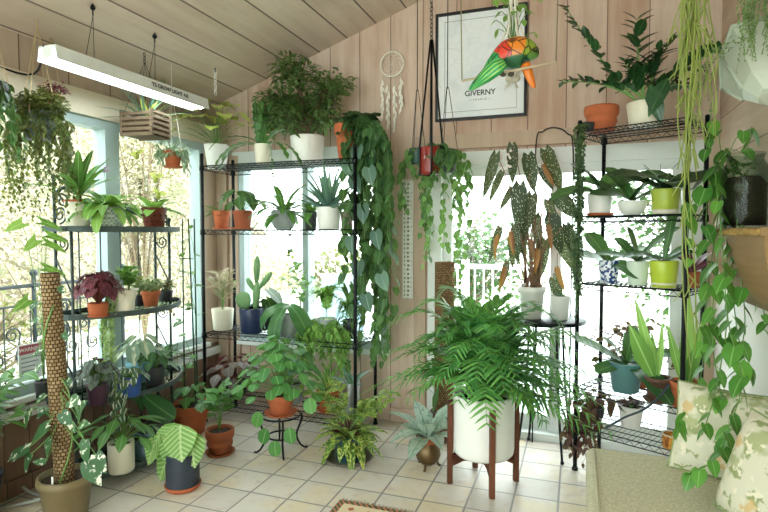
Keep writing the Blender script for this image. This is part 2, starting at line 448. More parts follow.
m = MB(); m.box((LX - .1, BY - .1, -.12), (RX + .1, WY + .1, 0)); struct('floor', m, tile_mat())

m = MB()
xa, xb = LX - .12, RX + .12
m.hexa([(xa, BY - .1, ceil_z(xa)), (xb, BY - .1, ceil_z(xb)), (xb, WY + .14, ceil_z(xb)), (xa, WY + .14, ceil_z(xa)),
        (xa, BY - .1, ceil_z(xa) + .1), (xb, BY - .1, ceil_z(xb) + .1), (xb, WY + .14, ceil_z(xb) + .1), (xa, WY + .14, ceil_z(xa) + .1)])
struct('ceiling', m, M_ceil)

# back wall with a window opening and a sliding-door opening
WX0, WX1, WZ0, WZ1 = -2.62, -1.33, .53, 1.98
DX0, DX1, DZ1 = -1.02, .72, 1.98
m = MB(); y0, y1 = WY, WY + .12
m.box((LX - .1, y0, 0), (WX0, y1, WZ1)); m.box((WX0, y0, 0), (WX1, y1, WZ0)); m.box((WX1, y0, 0), (DX0, y1, WZ1))
m.box((DX1, y0, 0), (RX + .1, y1, WZ1))
poly = [(LX - .1, WZ1), (RX + .1, WZ1), (RX + .1, ceil_z(RX + .1)), (LX - .1, ceil_z(LX - .1))]
m.prism(poly, lambda p: (p[0], y0, p[1]), lambda p: (p[0], y1, p[1]))
struct('wall_back', m, M_back)

# left wall: low brown wainscot, window band, beam, boards above
SZ, HZ = .5, 2.12
m = MB(); m.box((LX - .1, BY - .1, 0), (LX, WY + .0, SZ)); struct('wall_left', m, M_left)
m = MB(); m.hexa([(LX - .1, BY, 2.27), (LX, BY, 2.27), (LX, WY, 2.27), (LX - .1, WY, 2.27), (LX - .1, BY, ceil_z(LX - .1)), (LX, BY, ceil_z(LX)), (LX, WY, ceil_z(LX)), (LX - .1, WY, ceil_z(LX - .1))])
struct('wall_left_upper', m, boards('whitewashed left boards', 1, .3, 2, 'a3907f', 'c2ae9b', '5d4a3e', .025))
m = MB(); m.box((LX - .1, BY, HZ), (LX + .035, WY, 2.27)); struct('trim_1', m, M_beam)
m = MB(); m.box((LX - .1, 3.6, SZ), (LX + .0, WY, HZ)); struct('trim_2', m, M_tan)
m = MB(); m.box((LX - .1, BY, SZ), (LX + .06, 3.6, SZ + .03)); m.box((LX, BY, SZ - .09), (LX + .03, WY, SZ - .03)); struct('trim_3', m, M_white)
m = MB(); m.box((LX, BY, 0), (LX + .015, WY, .09)); struct('baseboard_left', m, M_left)
m = MB(); m.box((LX, WY - .015, 0), (DX0 - .09, WY, .1)); struct('baseboard_back', m, M_back)

def window_x(n, ya, yb, x=LX, za=SZ + .03, zb=HZ, fw=.055):
    m = MB(); a, b = x - .085, x + .012
    m.box((a, ya, za), (b, ya + fw, zb)); m.box((a, yb - fw, za), (b, yb, zb)); m.box((a, ya + fw, za), (b, yb - fw, za + fw)); m.box((a, ya + fw, zb - fw), (b, yb - fw, zb))
    o = struct('window_%d' % n, m, M_frame)
    g = MB(); g.box((x - .05, ya + fw, za + fw), (x - .044, yb - fw, zb - fw)); g.build('glass', M_glass, o, False)
    return o
for n, (a, b) in enumerate(((-2.5, -.9), (-.9, .35), (.35, 1.45), (1.45, 2.7), (2.7, 3.6))): window_x(n + 1, a, b)

# window behind the wire rack
m = MB(); a, b = WY - .02, WY + .09; fw = .05
m.box((WX0, a, WZ0), (WX0 + fw, b, WZ1)); m.box((WX1 - fw, a, WZ0), (WX1, b, WZ1)); m.box((WX0 + fw, a, WZ0), (WX1 - fw, b, WZ0 + .06)); m.box((WX0 + fw, a, WZ1 - .05), (WX1 - fw, b, WZ1))
m.box((-2.035, a, WZ0 + .06), (-1.985, b, WZ1 - .05))
o = struct('window_6', m, M_frame)
g = MB(); g.box((WX0 + fw, WY + .04, WZ0 + .06), (-2.035, WY + .046, WZ1 - .05)); g.box((-1.985, WY + .04, WZ0 + .06), (WX1 - fw, WY + .046, WZ1 - .05)); g.build('glass', M_glass, o, False)
m = MB(); m.box((WX0 - .02, WY - .05, WZ0 - .035), (WX1 + .02, WY, WZ0)); m.box((WX0 - .06, WY - .02, WZ1), (WX1 + .02, WY, WZ1 + .09)); struct('trim_4', m, M_white)
m = MB(); m.box((LX + .002, WY - .03, .3), (WX0 - .11, WY - .001, 2.3)); m.box((WX0 - .075, WY - .025, .3), (WX0, WY - .001, WZ1 + .06)); struct('trim_5', m, M_tan)

# sliding glass door
m = MB(); a, b = WY - .015, WY + .1
m.box((DX0, a, 0), (DX0 + .1, b, DZ1)); m.box((DX1 - .1, a, 0), (DX1, b, DZ1)); m.box((DX0 + .1, a, 1.875), (DX1 - .1, b, DZ1)); m.box((DX0 + .1, WY - .05, 0), (DX1 - .1, b, .05))
o = struct('door_1', m, M_white)
def panel(xa, xb, y, par):
    m = MB(); f = .065
    m.box((xa, y, .05), (xa + f, y + .035, 1.875)); m.box((xb - f, y, .05), (xb, y + .035, 1.875)); m.box((xa + f, y, .05), (xb - f, y + .035, .15)); m.box((xa + f, y, 1.81), (xb - f, y + .035, 1.875))
    p = m.build('door_panel', M_white, par, False)
    g = MB(); g.box((xa + f, y + .015, .15), (xb - f, y + .021, 1.81)); g.build('glass', M_glass, p, False)
panel(DX0 + .1, -.10, WY + .045, o); panel(-.17, DX1 - .1, WY + .005, o)
hd = MB(); hd.box((-.15, WY - .03, .92), (-.125, WY + .01, 1.14)); hd.build('door_handle', plain('grey handle', '8f9795', .4), o, False)
m = MB(); m.box((DX0 - .1, WY - .03, 0), (DX0 - .012, WY, 2.1)); m.box((DX1, WY - .03, 0), (RX, WY, 2.1)); struct('trim_6', m, M_tan)
m = MB(); m.box((DX0 - .012, WY - .035, 2.0), (RX, WY, 2.1)); struct('trim_7', m, M_tan)

# right wall (boards above, white panelling below) and the unseen rear wall, glazed full height for extra daylight
m = MB(); m.hexa([(RX, BY, 1.3), (RX + .1, BY, 1.3), (RX + .1, WY, 1.3), (RX, WY, 1.3), (RX, BY, ceil_z(RX)), (RX + .1, BY, ceil_z(RX + .1)), (RX + .1, WY, ceil_z(RX + .1)), (RX, WY, ceil_z(RX))])
struct('wall_right', m, M_right)
m = MB(); m.box((RX, BY, 0), (RX + .1, WY, 1.3)); struct('wall_right_lower', m, plain('white wall paint', 'e3e2dc', .6, 0, .05, 5))
m = MB(); y0, y1 = BY - .1, BY
m.box((LX - .1, y0, 0), (LX + .1, y1, ceil_z(LX))); m.box((RX - .1, y0, 0), (RX + .1, y1, ceil_z(RX - .1))); m.box((LX + .1, y0, 0), (RX - .1, y1, .1))
struct('wall_rear', m, M_right)
m = MB()
for x in (LX + .1, -1.85, -.95, -.05, RX - .15): m.box((x, y0, .1), (x + .05, y1, ceil_z(x)))
o = struct('window_7', m, M_white)  # out of view; glazing carried up to the ceiling to brighten the room
g = MB(); g.hexa([(LX + .15, BY - .05, .1), (RX - .15, BY - .05, .1), (RX - .15, BY - .046, .1), (LX + .15, BY - .046, .1), (LX + .15, BY - .05, ceil_z(LX + .15)), (RX - .15, BY - .05, ceil_z(RX - .15)), (RX - .15, BY - .046, ceil_z(RX - .15)), (LX + .15, BY - .046, ceil_z(LX + .15))]); g.build('glass', M_glass, o, False)

# ================================================================== OUTSIDE
m = MB(); m.box((-30, -25, -.5), (25, 40, -.3)); struct('ground', m, plain('pale winter ground', 'e6e4d8', .9, 0, .1, 1.5))
m = MB(); N_ = 26
for i in range(N_ + 1):
    for j in range(9):
        m.vert((-8.2 - j * .75 + .25 * sin(i * 1.3 + j), -4 + i * .75, -.4 + .95 * j + .2 * sin(i * .9 + j * 1.7)))
for i in range(N_):
    for j in range(8): q = i * 9 + j; m.f.append((q, q + 9, q + 10, q + 1))
T = NT('leaf litter bank'); o = T.obj(); va = T.new('ShaderNodeTexVoronoi'); T.put(va.inputs['Vector'], o); va.inputs['Scale'].default_value = 9
n_ = T.noise(o, 1.2, 4); n2 = T.noise(o, 20, 4, .7)
col = T.mix(T.sep(va.outputs['Color'])[0], lin('5a5140'), lin('968d74')); col = T.mix(T.step(n2, .5, .62), col, lin('b8b19c')); col = T.mix(T.step(n_, .55, .7), col, lin('74775a')); col = T.mix(T.step(n2, .6, .4), lin('3a2f20'), col) if False else col
struct('hillside', m, T.fin(T.bsdf(col, .95, 0, None, .1).outputs[0]), True)
m = MB(); m.box((-3.2, WY + .12, -.3), (3.2, 8.0, -.06)); struct('deck', m, boards('pale deck planks', 1, .14, 0, 'd3dadb', 'e6eaea', '9ba6a8', .04))
m = MB(); m.box((-4.9, -2.8, -.3), (LX - .1, WY + .12, -.08)); struct('terrace', m, boards('terrace slabs', 1, .5, 0, 'd2d6d2', 'e0e3de', '8d938f', .02))
M_rail = plain('white railing paint', 'eef1f0', .4)
def rail_run(name, A, B, label, n):
    t = thing(name, label, 'railing', A); d = sub(B, A); L = sqrt(dot(d, d)); dr = norm(d)
    k = int(L / 1.3)
    for i in range(k + 1):
        p = mul(d, i / k); m = MB(); m.box((p[0] - .05, p[1] - .05, 0), (p[0] + .05, p[1] + .05, 1.08)); m.build('post', M_rail, t, False)
    m = MB()
    for z in (.12, .98): m.tube([(0, 0, z), add(d, (0, 0, z))], .035, n=4)
    m.build('rail', M_rail, t, False)
    m = MB()
    for i in range(1, int(L / .13)):
        p = mul(dr, i * .13); m.rod((p[0], p[1], .12), (p[0], p[1], .98), .012, 4)
    m.build('balusters', M_rail, t, False)
rail_run('porch_railing', (-3.1, 7.9, -.06), (3.1, 7.9, -.06), 'white painted porch railing beyond the sliding glass door', 5)

# wrought-iron railing on the terrace outside the left windows
M_iron = plain('dark wrought iron', '2b3436', .5, .3, .15, 20)
def scroll(M, c, r, ax1, ax2, turns=1.6, rad=.006, a0=0.0, s=1):
    P = []
    N = int(14 * turns)
    for i in range(N + 1):
        a = a0 + s * 2 * pi * turns * i / N; q = r * (1 - .82 * i / N)
        P.append(add(c, add(mul(ax1, q * cos(a)), mul(ax2, q * sin(a)))))
    M.tube(P, rad, rad * .8, 5)
t = thing('iron_railing', 'dark wrought iron railing with scrolls outside the left windows', 'railing', (-4.6, -.5, -.08))
for i in range(6):
    m = MB(); m.rod((0, i * 1.0, 0), (0, i * 1.0, 1.1), .02, 5); m.ball((0, i * 1.0, 1.13), .035); m.build('post', M_iron, t)
m = MB(); m.rod((0, 0, 1.02), (0, 5, 1.02), .018); m.rod((0, 0, .12), (0, 5, .12), .014); m.rod((0, 0, .85), (0, 5, .85), .01); m.build('rail', M_iron, t)
m = MB()
for i in range(1, 42):
    if i % 8: m.rod((0, i * .12, .12), (0, i * .12, .85), .007, 4)
m.build('balusters', M_iron, t)
for i in range(5, 20):
    y = i * .24; m = MB()
    scroll(m, (0, y - .05, .6), .07, (0, 1, 0), (0, 0, 1), 1.5, .008); scroll(m, (0, y + .05, .4), .07, (0, -1, 0), (0, 0, -1), 1.5, .008); m.rod((0, y + .02, .6), (0, y - .02, .4), .008); m.build('scroll', M_iron, t)

def shrub(name, label, cat, loc, rad, n, L, W, mat, hgt=None, bare=16, prof='ovate', bm='8a7a63', g=None):
    t = thing(name, label, cat, loc, 0, g); h = rad[2] if hgt is None else hgt
    m = MB()
    for i in range(bare):
        a = R.uniform(0, 6.28); e = (cos(a) * rad[0] * R.uniform(.2, 1), sin(a) * rad[1] * R.uniform(.2, 1), h + rad[2] * R.uniform(-.2, .95))
        P = bez((0, 0, 0), (e[0] * .2, e[1] * .2, e[2] * .7), e, 6); m.tube(P, .03, .006, 4)
        for k in range(4):
            p = P[3 + k % 3]; m.tube([p, add(p, (R.uniform(-.5, .5), R.uniform(-.5, .5), R.uniform(.1, .6)))], .01, .003, 3)
    m.build('branches', plain('twig ' + bm, bm, .8), t)
    m = MB(); cloud(m, (0, 0, h), rad, n, L, W, prof, .35); m.build('foliage', mat, t)
    return t
LT = leafmat('dry tan leaves', '655a46', '968b70', trans=.35); LY = leafmat('yellow green hedge leaves', '555f30', '7b8048', trans=.4)
LG = leafmat('soft garden green', '2d5230', '5b8350', trans=.4)
OUT = 'shrubs and trees in the garden'
shrub('garden_shrub', 'tan leaved shrub outside, leftmost behind the coir pole', 'shrub', (-6.6, 1.7, -.3), (1.0, 1.2, 1.9), 3600, .07, .05, LT, 2.3, 24, 'tiny', g=OUT)
shrub('garden_shrub', 'tall pale tan shrub outside, behind the iron shelf stand', 'shrub', (-6.9, 4.2, -.3), (1.0, 1.25, 2.2), 4200, .07, .05, LT, 2.5, 24, 'tiny', g=OUT)
shrub('garden_shrub', 'cream leaved shrub outside, behind the corner of the left windows', 'shrub', (-6.6, 6.9, -.3), (1.0, 1.3, 2.2), 3600, .075, .05, LT, 2.5, 20, 'tiny', g=OUT)
shrub('garden_hedge', 'low yellow green hedge outside behind the iron railing', 'hedge', (-5.35, 3.2, -.3), (.25, 2.4, .6), 2200, .06, .04, LY, .6, 20, 'tiny', g=OUT)
shrub('bare_tree', 'bare branching tree seen through the leftmost window', 'tree', (-4.9, 1.0, -.08), (.25, .5, .9), 60, .05, .03, LT, 1.5, 30, 'tiny', bm='6c6458', g=OUT)
shrub('garden_shrub', 'green shrub beyond the railing, left part of the door view', 'shrub', (-1.9, 10.3, -.3), (1.4, .9, 1.1), 2200, .13, .09, LG, 1.1, 14, g=OUT)
shrub('garden_tree', 'leafy green tree beyond the railing behind the right wire rack', 'tree', (2.1, 9.9, -.3), (2.1, .9, 2.1), 5200, .13, .09, leafmat('garden green', '1f4526', '4c7845', trans=.3), 2.1, 20, g=OUT)
shrub('garden_shrub', 'pale green shrub beyond the deck behind the left wire rack', 'shrub', (-4.6, 9.9, -.3), (1.5, .8, .8), 900, .12, .08, LY, .8, 12, g=OUT)

# patio chair beyond the back window, and the blue bin by the left window
MB_blue = plain('pale blue patio paint', '9fb8c8', .5)
t = thing('patio_chair', 'pale blue patio chair standing outside behind the left wire rack', 'chair', (-2.55, 5.6, -.06), .3)
m = MB(); m.box((-.27, -.25, .4), (.27, .25, .44)); m.build('seat', MB_blue, t, False)
m = MB(); m.hexa([(-.27, .25, .44), (.27, .25, .44), (.27, .29, .44), (-.27, .29, .44), (-.25, .36, .98), (.25, .36, .98), (.25, .39, .98), (-.25, .39, .98)]); m.build('backrest', MB_blue, t, False)
for sx in (-1, 1):
    for sy in (-1, 1):
        m = MB(); m.rod((sx * .24, sy * .22, 0), (sx * .24, sy * .22, .4), .02); m.build('leg', MB_blue, t)
    m = MB(); m.box((sx * .29 - .03, -.25, .62), (sx * .29 + .03, .3, .65)); m.rod((sx * .29, -.22, .4), (sx * .29, -.22, .62), .018); m.build('armrest', MB_blue, t, False)
t = thing('storage_bin', 'blue grey lidded bin outside at the far left window', 'bin', (-3.9, 2.08, -.08))
m = MB(); m.hexa([(-.25, -.25, 0), (.25, -.25, 0), (.25, .25, 0), (-.25, .25, 0), (-.3, -.3, .95), (.3, -.3, .95), (.3, .3, .95), (-.3, .3, .95)]); m.build('body', plain('blue bin plastic', '33505f', .5), t, False)
m = MB(); m.hexa([(-.33, -.33, .95), (.33, -.33, .95), (.33, .33, .95), (-.33, .33, .95), (-.3, -.3, 1.05), (.3, -.3, 1.0), (.3, .3, 1.0), (-.3, .3, 1.05)]); m.build('lid', plain('blue bin lid', '2d4757', .5), t, False)

# ================================================================== LIGHT
w = bpy.data.worlds.new('overcast sky'); bpy.context.scene.world = w; w.use_nodes = True
bg = w.node_tree.nodes['Background']; bg.inputs[0].default_value = (.96, .98, 1.0, 1); bg.inputs[1].default_value = 2.6
vs = bpy.context.scene.view_settings
vs.view_transform = 'Standard'; vs.look = 'None'; vs.gamma = 1; vs.use_curve_mapping = False; vs.exposure = 1.6
# ================================================================== FURNITURE AND FIXTURES
M_black = plain('black coated steel', '1b1f20', .4, .5, .15, 30)
M_dkgr = plain('dark green grey iron', '465250', .5, .3, .15, 30)
LSH = [1.905, 1.435, .67, .14]               # left rack shelf tops
def wire_rack(name, label, loc, rotz, wd, dp, shelves, hgt):
    t = thing(name, label, 'shelf rack', loc, rotz, 'black wire racks')
    for x in (0, wd):
        for y in (0, dp):
            m = MB(); m.rod((x, y, .02), (x, y, hgt), .0125, 8); m.ball((x, y, hgt), .014)
            z = .06
            while z < hgt: m.lathe([(.0125, z), (.0138, z + .002), (.0125, z + .004)], (x, y, 0), 8); z += .05
            p = m.build('post', M_black, t)
            m = MB(); m.lathe([(0, 0), (.018, 0), (.018, .012), (.01, .03), (0, .03)], (x, y, 0), 10); m.build('foot', M_black, p)
    for zs in shelves:
        m = MB(); lo = zs - .034; r = .0034
        for (a, b) in (((0, 0), (wd, 0)), ((0, dp), (wd, dp)), ((0, 0), (0, dp)), ((wd, 0), (wd, dp))):
            A, B = (a[0], a[1], 0), (b[0], b[1], 0); L = sqrt(dot(sub(B, A), sub(B, A)))
            m.rod(add(A, (0, 0, zs - r)), add(B, (0, 0, zs - r)), r); m.rod(add(A, (0, 0, lo)), add(B, (0, 0, lo)), r)
            k = int(L / .05) or 1; P = []
            for i in range(2 * k + 1): P.append(add(lerp(A, B, i / (2 * k)), (0, 0, lo if i % 2 else zs - 2 * r)))
            m.tube(P, .0022, n=4)
        k = int(wd / .026)
        for i in range(1, k): m.rod((wd * i / k, 0, zs - .0015), (wd * i / k, dp, zs - .0015), .0016, 4)
        for i in (1, 2, 3): m.rod((0, dp * i / 4, zs - .006), (wd, dp * i / 4, zs - .006), .003, 4)
        for x in (0, wd):
            for y in (0, dp): m.lathe([(.0125, lo - .004), (.02, lo - .004), (.018, zs), (.0125, zs)], (x, y, 0), 10)
        m.build('wire_shelf', M_black, t)
    return t
wire_rack('wire_rack', 'wide black four shelf wire rack in front of the back window', (-2.6, 3.3, 0), 0, 1.215, .38, LSH, 1.98)
RSH = [2.0, 1.51, 1.115, .5, .27]
RA = radians(-25); RW, RD = .57, .34
RO = (.005, 3.36)                             # front-left post of the right rack
RWD = (cos(RA), sin(RA)); RDD = (-sin(RA), cos(RA))
wire_rack('wire_rack', 'narrow tall black wire rack in the right corner before the glass door', (RO[0], RO[1], 0), RA, RW, RD, RSH, 2.05)
def rk(px, v, z):                             # a point of the right rack: pixel column, depth fraction
    O = (RO[0] + RDD[0] * RD * v, RO[1] + RDD[1] * RD * v); r = ray(px, 256)
    det = RWD[0] * r[1] - RWD[1] * r[0]; s = -(O[0] * r[1] - O[1] * r[0]) / det
    return (O[0] + RWD[0] * s, O[1] + RWD[1] * s, z)

# ---- iron shelf stand by the left windows
ESH = [1.43, .95, .475, .06]
EX, EF, EY0, EY1 = -2.72, -2.6, 2.2, 2.95
t = thing('iron_plant_stand', 'wrought iron shelf stand with curved glass shelves by the left windows', 'shelf stand', (0, 0, 0))
ST = t
for y in (EY0, EY1):
    for x in (EX, EF):
        m = MB(); m.rod((x, y, 0), (x, y, 1.72 if (x == EX and y == EY0) else 1.5), .009, 6); m.ball((x, y, 1.72 if (x == EX and y == EY0) else 1.5), .014); m.build('post', M_dkgr, t)
    X1, Z1 = (1, 0, 0), (0, 0, 1); xm = (EX + EF) / 2
    for z0, z1 in ((.06, .475), (.475, .95), (.95, 1.43)):
        m = MB(); scroll(m, (xm, y, z0 + .06), .045, X1, Z1, 1.7, .005, 0); m.build('scroll', M_dkgr, t)
        m = MB(); scroll(m, (xm, y, z1 - .08), .045, X1, Z1, 1.7, .005, pi); m.build('scroll', M_dkgr, t)
        m = MB(); m.rod((EX, y, z1 - .16), (EF, y, z0 + .12), .005); m.build('brace', M_dkgr, t)
    m = MB(); scroll(m, (xm - .02, y, 1.51), .05, X1, Z1, 1.7, .006, -pi / 2); m.build('scroll', M_dkgr, t)
    m = MB(); m.tube(bez((EF - .02, y, 1.46), (EF, y, 1.56), (EX, y, 1.65), 8), .006); m.build('brace', M_dkgr, t)
ns = 20
def bow(k, q=1.0):
    f = k / ns; return (EF + .03 + (.22 * sin(pi * f) ** .8) * q, EY0 - .05 + f * (EY1 - EY0 + .1))
M_pglass = glassmat('shelf glass', 'cfdcd4', .12)
for z in ESH:
    m = MB(); P = [(EX - .03, EY0 - .05, z - .012)] + [bow(k) + (z - .012,) for k in range(ns + 1)] + [(EX - .03, EY1 + .05, z - .012)]
    for i in range(len(P)):
        a, b = P[i], P[(i + 1) % len(P)]
        d = norm(sub(b, a)); s = mul(cross(d, UP), .004)
        if dot(s, s) > 0: m.hexa([add(a, s), add(b, s), sub(b, s), sub(a, s)] + [add(q, (0, 0, .03)) for q in (add(a, s), add(b, s), sub(b, s), sub(a, s))])
    for i in range(1, 5): m.rod((EX - .03, EY0 + i * .15, z - .012), bow(int(ns * (.05 + i * .15) / .85)) + (z - .012,), .004)
    o = m.build('shelf_frame', M_dkgr, t, False)
    g = MB(); Q = [(EX - .025, EY0 - .045)] + [bow(k, .985) for k in range(ns + 1)] + [(EX - .025, EY1 + .045)]
    g.prism([(a, b) for a, b in Q], lambda p, z=z: (p[0], p[1], z - .006), lambda p, z=z: (p[0], p[1], z - .001)); g.build('glass_shelf', M_pglass, o, False)
m = MB()
for i in range(1, 5):
    y = EY0 + i * (EY1 - EY0) / 5; m.rod((EX, y, .06), (EX, y, 1.44), .0045, 5)
for z in (.6, 1.1): 
    for i in range(2): scroll(m, (EX, 2.4 + i * .36, z), .055, (0, 1, 0), (0, 0, 1), 1.6, .005, 0, 1 if i else -1)
m.build('back_bars', M_dkgr, t)
m = MB()
P = spline([(EX, EY0, 1.60), (EX, EY0 + .05, 1.66), (EX, EY0 + .18, 1.665), (EX, EY0 + .34, 1.62), (EX, EY0 + .55, 1.545), (EX, EY1 - .08, 1.53), (EX, EY1, 1.58)], 6)
m.tube(P, .011, n=6); scroll(m, (EX, EY1 - .05, 1.56), .035, (0, 1, 0), (0, 0, 1), 1.4, .006); scroll(m, (EX, EY0 + .05, 1.59), .045, (0, -1, 0), (0, 0, 1), 1.4, .006)
m.build('top_arch', M_dkgr, t)

# ---- small iron stand under the round-leaved plant
t = thing('iron_plant_stand', 'small low black iron plant stand with curled feet on the tiles', 'plant stand', (-1.79, 3.02, 0))
m = MB()
for z, r in ((.235, .125), (.1, .085)): m.tube([(r * cos(a * pi / 12), r * sin(a * pi / 12), z) for a in range(25)], .006, n=6)
m.build('ring', M_black, t)
for k in range(4):
    a = k * pi / 2 - .95; c, s = cos(a), sin(a)
    m = MB(); m.tube(spline([(.125 * c, .125 * s, .24), (.135 * c, .135 * s, .2), (.1 * c, .1 * s, .1), (.125 * c, .125 * s, .03), (.155 * c, .155 * s, .007), (.17 * c, .17 * s, .012)], 5), .0075, .006, 6); m.build('leg', M_black, t)

# ---- black table behind the palm
t = thing('plant_table', 'tall slim black metal plant table in front of the glass door', 'table', (-.18, 3.57, 0))
m = MB(); m.lathe([(0, .845), (.235, .845), (.24, .85), (.24, .865), (.235, .87), (0, .87)], n=32); m.build('tabletop', M_black, t)
for k in range(4):
    a = k * pi / 2 + .6; c, s = cos(a), sin(a)
    m = MB(); m.tube(bez((.12 * c, .12 * s, .845), (.13 * c, .13 * s, .4), (.2 * c, .2 * s, .01), 8), .009, .008, 6); m.ball((.2 * c, .2 * s, .012), .012); m.build('leg', M_black, t)
m = MB(); m.tube([(.137 * cos(a * pi / 12), .137 * sin(a * pi / 12), .4) for a in range(25)], .005, n=5); m.build('ring', M_black, t)

# ---- shop light
p0 = ax(47, 52, -2.42); p1 = ax(201, 101, -2.42)
LZ = (p0[2] + p1[2]) / 2 - .02; LYA, LYB = p0[1], p1[1]; LXX = -2.42
t = thing('grow_light', 'long white hanging tube light with a lit tube near the ceiling', 'light', (LXX, LYA, LZ))
L = LYB - LYA
m = MB()
sec = [(-.068, -.03), (-.055, .04), (.055, .04), (.068, -.03), (.063, -.03), (.05, .03), (-.05, .03), (-.063, -.03)]
m.prism(sec, lambda p: (p[0], 0, p[1]), lambda p: (p[0], L, p[1])); m.box((-.03, 0, -.02), (.03, .012, .03)); m.box((-.03, L - .012, -.02), (.03, L, .03))
m.build('reflector', plain('white enamel', 'e6ebe8', .35), t, False)
T = NT('lit tube'); e = T.new('ShaderNodeEmission'); e.inputs[0].default_value = (.85, .97, 1, 1); e.inputs[1].default_value = 9; M_tube = T.fin(e.outputs[0])
for x in (-.02, .02):
    m = MB(); m.rod((x, .03, -.02), (x, L - .03, -.02), .011, 10); m.build('lamp_tube', M_tube, t)
for y in (.27, L - .42):
    m = MB(); zc = ceil_z(LXX) - LZ
    m.rod((-.03, y - .03, .03), (0, y, zc - .06), .002, 4); m.rod((-.03, y + .03, .03), (0, y, zc - .06), .002, 4); m.rod((0, y, zc - .06), (0, y, zc), .004, 5); m.ball((0, y, zc - .02), .014); m.build('hanger', M_black, t)
def text(s, size, mat, name, par, loc, rot, thick=.0006):
    c = bpy.data.curves.new(name, 'FONT'); c.body = s; c.size = size; c.extrude = thick; c.offset = size * .018; c.align_x = 'CENTER'; c.align_y = 'CENTER'
    o = bpy.data.objects.new(name, c); COL.objects.link(o)
    bpy.context.view_layer.update()
    me = bpy.data.meshes.new_from_object(o.evaluated_get(bpy.context.evaluated_depsgraph_get()))
    bpy.data.objects.remove(o); me.materials.clear(); me.materials.append(mat)
    q = bpy.data.objects.new(name, me); COL.objects.link(q); q.parent = par; q.location = loc; q.rotation_euler = rot
    return q
M_ink = plain('dark print ink', '2c2e30', .6)
text('T5 GROW LIGHT 4.0', .034, M_ink, 'lettering', t, (.0645, L * .68, .008), (radians(79), 0, pi / 2))
t = thing('power_cable', 'thin black power cable running along the beam left of the light', 'cable', (0, 0, 0))
m = MB(); m.tube(spline([(LX + .045, .9, 2.33), (LX + .045, 1.6, 2.3), (LX + .06, 2.1, 2.25), (LXX - .02, LYA + .0, LZ + .04)], 6), .006, n=5); m.build('cord', M_black, t)

# ---- hooks with nothing but a chain
def chain(M, a, b, link=.022, r=.0022):
    L = sqrt(dot(sub(a, b), sub(a, b))); d = norm(sub(b, a)); n = max(1, int(L / (link * .8)))
    s1 = norm(cross(d, (0.3, 1, 0))); s2 = cross(d, s1)
    for i in range(n):
        c = lerp(a, b, (i + .5) / n); s = s1 if i % 2 else s2
        M.tube([add(c, add(mul(d, link * .55 * cos(k * pi / 4)), mul(s, link * .32 * sin(k * pi / 4)))) for k in range(9)], r, n=4)
h = ay(215, 62, 3.3); h = (h[0], 3.3, ceil_z(h[0]))
t = thing('ceiling_chain', 'short white chain on a ceiling hook right of the tube light', 'chain', h)
m = MB(); m.rod((0, 0, 0), (0, 0, -.03), .004); m.build('hook', M_black, t)
m = MB(); chain(m, (0, 0, -.02), (0, 0, -.19), .03, .004); m.build('chain_links', plain('white chain', 'e8e6e0', .4), t)

# ---- poster
t = thing('framed_poster', 'large black framed poster with a pale map reading GIVERNY', 'picture', (-.65, WY, 2.575))
W2, H2 = .315, .375
m = MB(); f = .018
for lo, hi in (((-W2, -.028, -H2), (-W2 + f, 0, H2)), ((W2 - f, -.028, -H2), (W2, 0, H2)), ((-W2 + f, -.028, -H2), (W2 - f, 0, -H2 + f)), ((-W2 + f, -.028, H2 - f), (W2 - f, 0, H2))): m.box(lo, hi)
m.build('frame', plain('black picture frame', '1d1f20', .4), t, False)
T = NT('map print'); o = T.obj(); vo = T.new('ShaderNodeTexVoronoi', feature='DISTANCE_TO_EDGE'); T.put(vo.inputs['Vector'], T.mapping(o, (13, 13, 13))); vo.inputs['Scale'].default_value = 1
z = T.sep(o)[2]; k = T.math('MULTIPLY', T.math('LESS_THAN', vo.outputs['Distance'], .03), T.math('GREATER_THAN', z, -.14))
nz = T.noise(o, 5, 4)
col = T.mix(T.math('MULTIPLY', k, .14), T.mix(T.step(nz, .5, .6), lin('eef1f4'), lin('e6ebef')), lin('a9b0b4'))
m = MB(); m.box((-W2 + f, -.014, -H2 + f), (W2 - f, -.004, H2 - f)); m.build('print', T.fin(T.bsdf(col, .35).outputs[0]), t, False)
m = MB(); a, b, e = W2 - .065, H2 - .06, .0018
for lo, hi in (((-a, -.0155, -b), (-a + e, -.0135, b)), ((a - e, -.0155, -b), (a, -.0135, b)), ((-a, -.0155, -b), (a, -.0135, -b + e)), ((-a, -.0155, b - e), (a, -.0135, b))): m.box(lo, hi)
m.build('border_line', M_ink, t, False)
text('GIVERNY', .052, M_ink, 'lettering', t, (.0, -.0148, -.195), (pi / 2, 0, 0))
text('\u2014  F R A N C E  \u2014', .018, plain('grey print ink', '8b8f92', .6), 'lettering', t, (0, -.0148, -.24), (pi / 2, 0, 0))

# ---- dreamcatcher
c = ay(392, 64, 3.77); t = thing('dreamcatcher', 'white dreamcatcher with feathers hanging on the wall boards', 'dreamcatcher', c)
M_wh = plain('off white cord', 'ece6da', .8); r = .088
m = MB(); m.tube([(r * cos(a * pi / 18), 0, r * sin(a * pi / 18)) for a in range(37)], .007, n=6); m.build('hoop', M_wh, t)
m = MB(); lastr = r; N = 9
for q in range(5):
    r1 = r * (1 - q * .2); r2 = r * (.84 - q * .19); o1 = q * pi / N
    for i in range(N):
        a0, a1 = 2 * pi * i / N + o1, 2 * pi * (i + .5) / N + o1; a2 = 2 * pi * (i + 1) / N + o1
        m.tube([(r1 * cos(a0), 0, r1 * sin(a0)), (r2 * cos(a1), 0, r2 * sin(a1)), (r1 * cos(a2), 0, r1 * sin(a2))], .0014, n=3)
m.build('web', M_wh, t)
m = MB(); m.tube([(0, 0, r), (0, .0, .26), (0.0, .0, .34)], .0016, n=4); m.build('cord', M_wh, t)
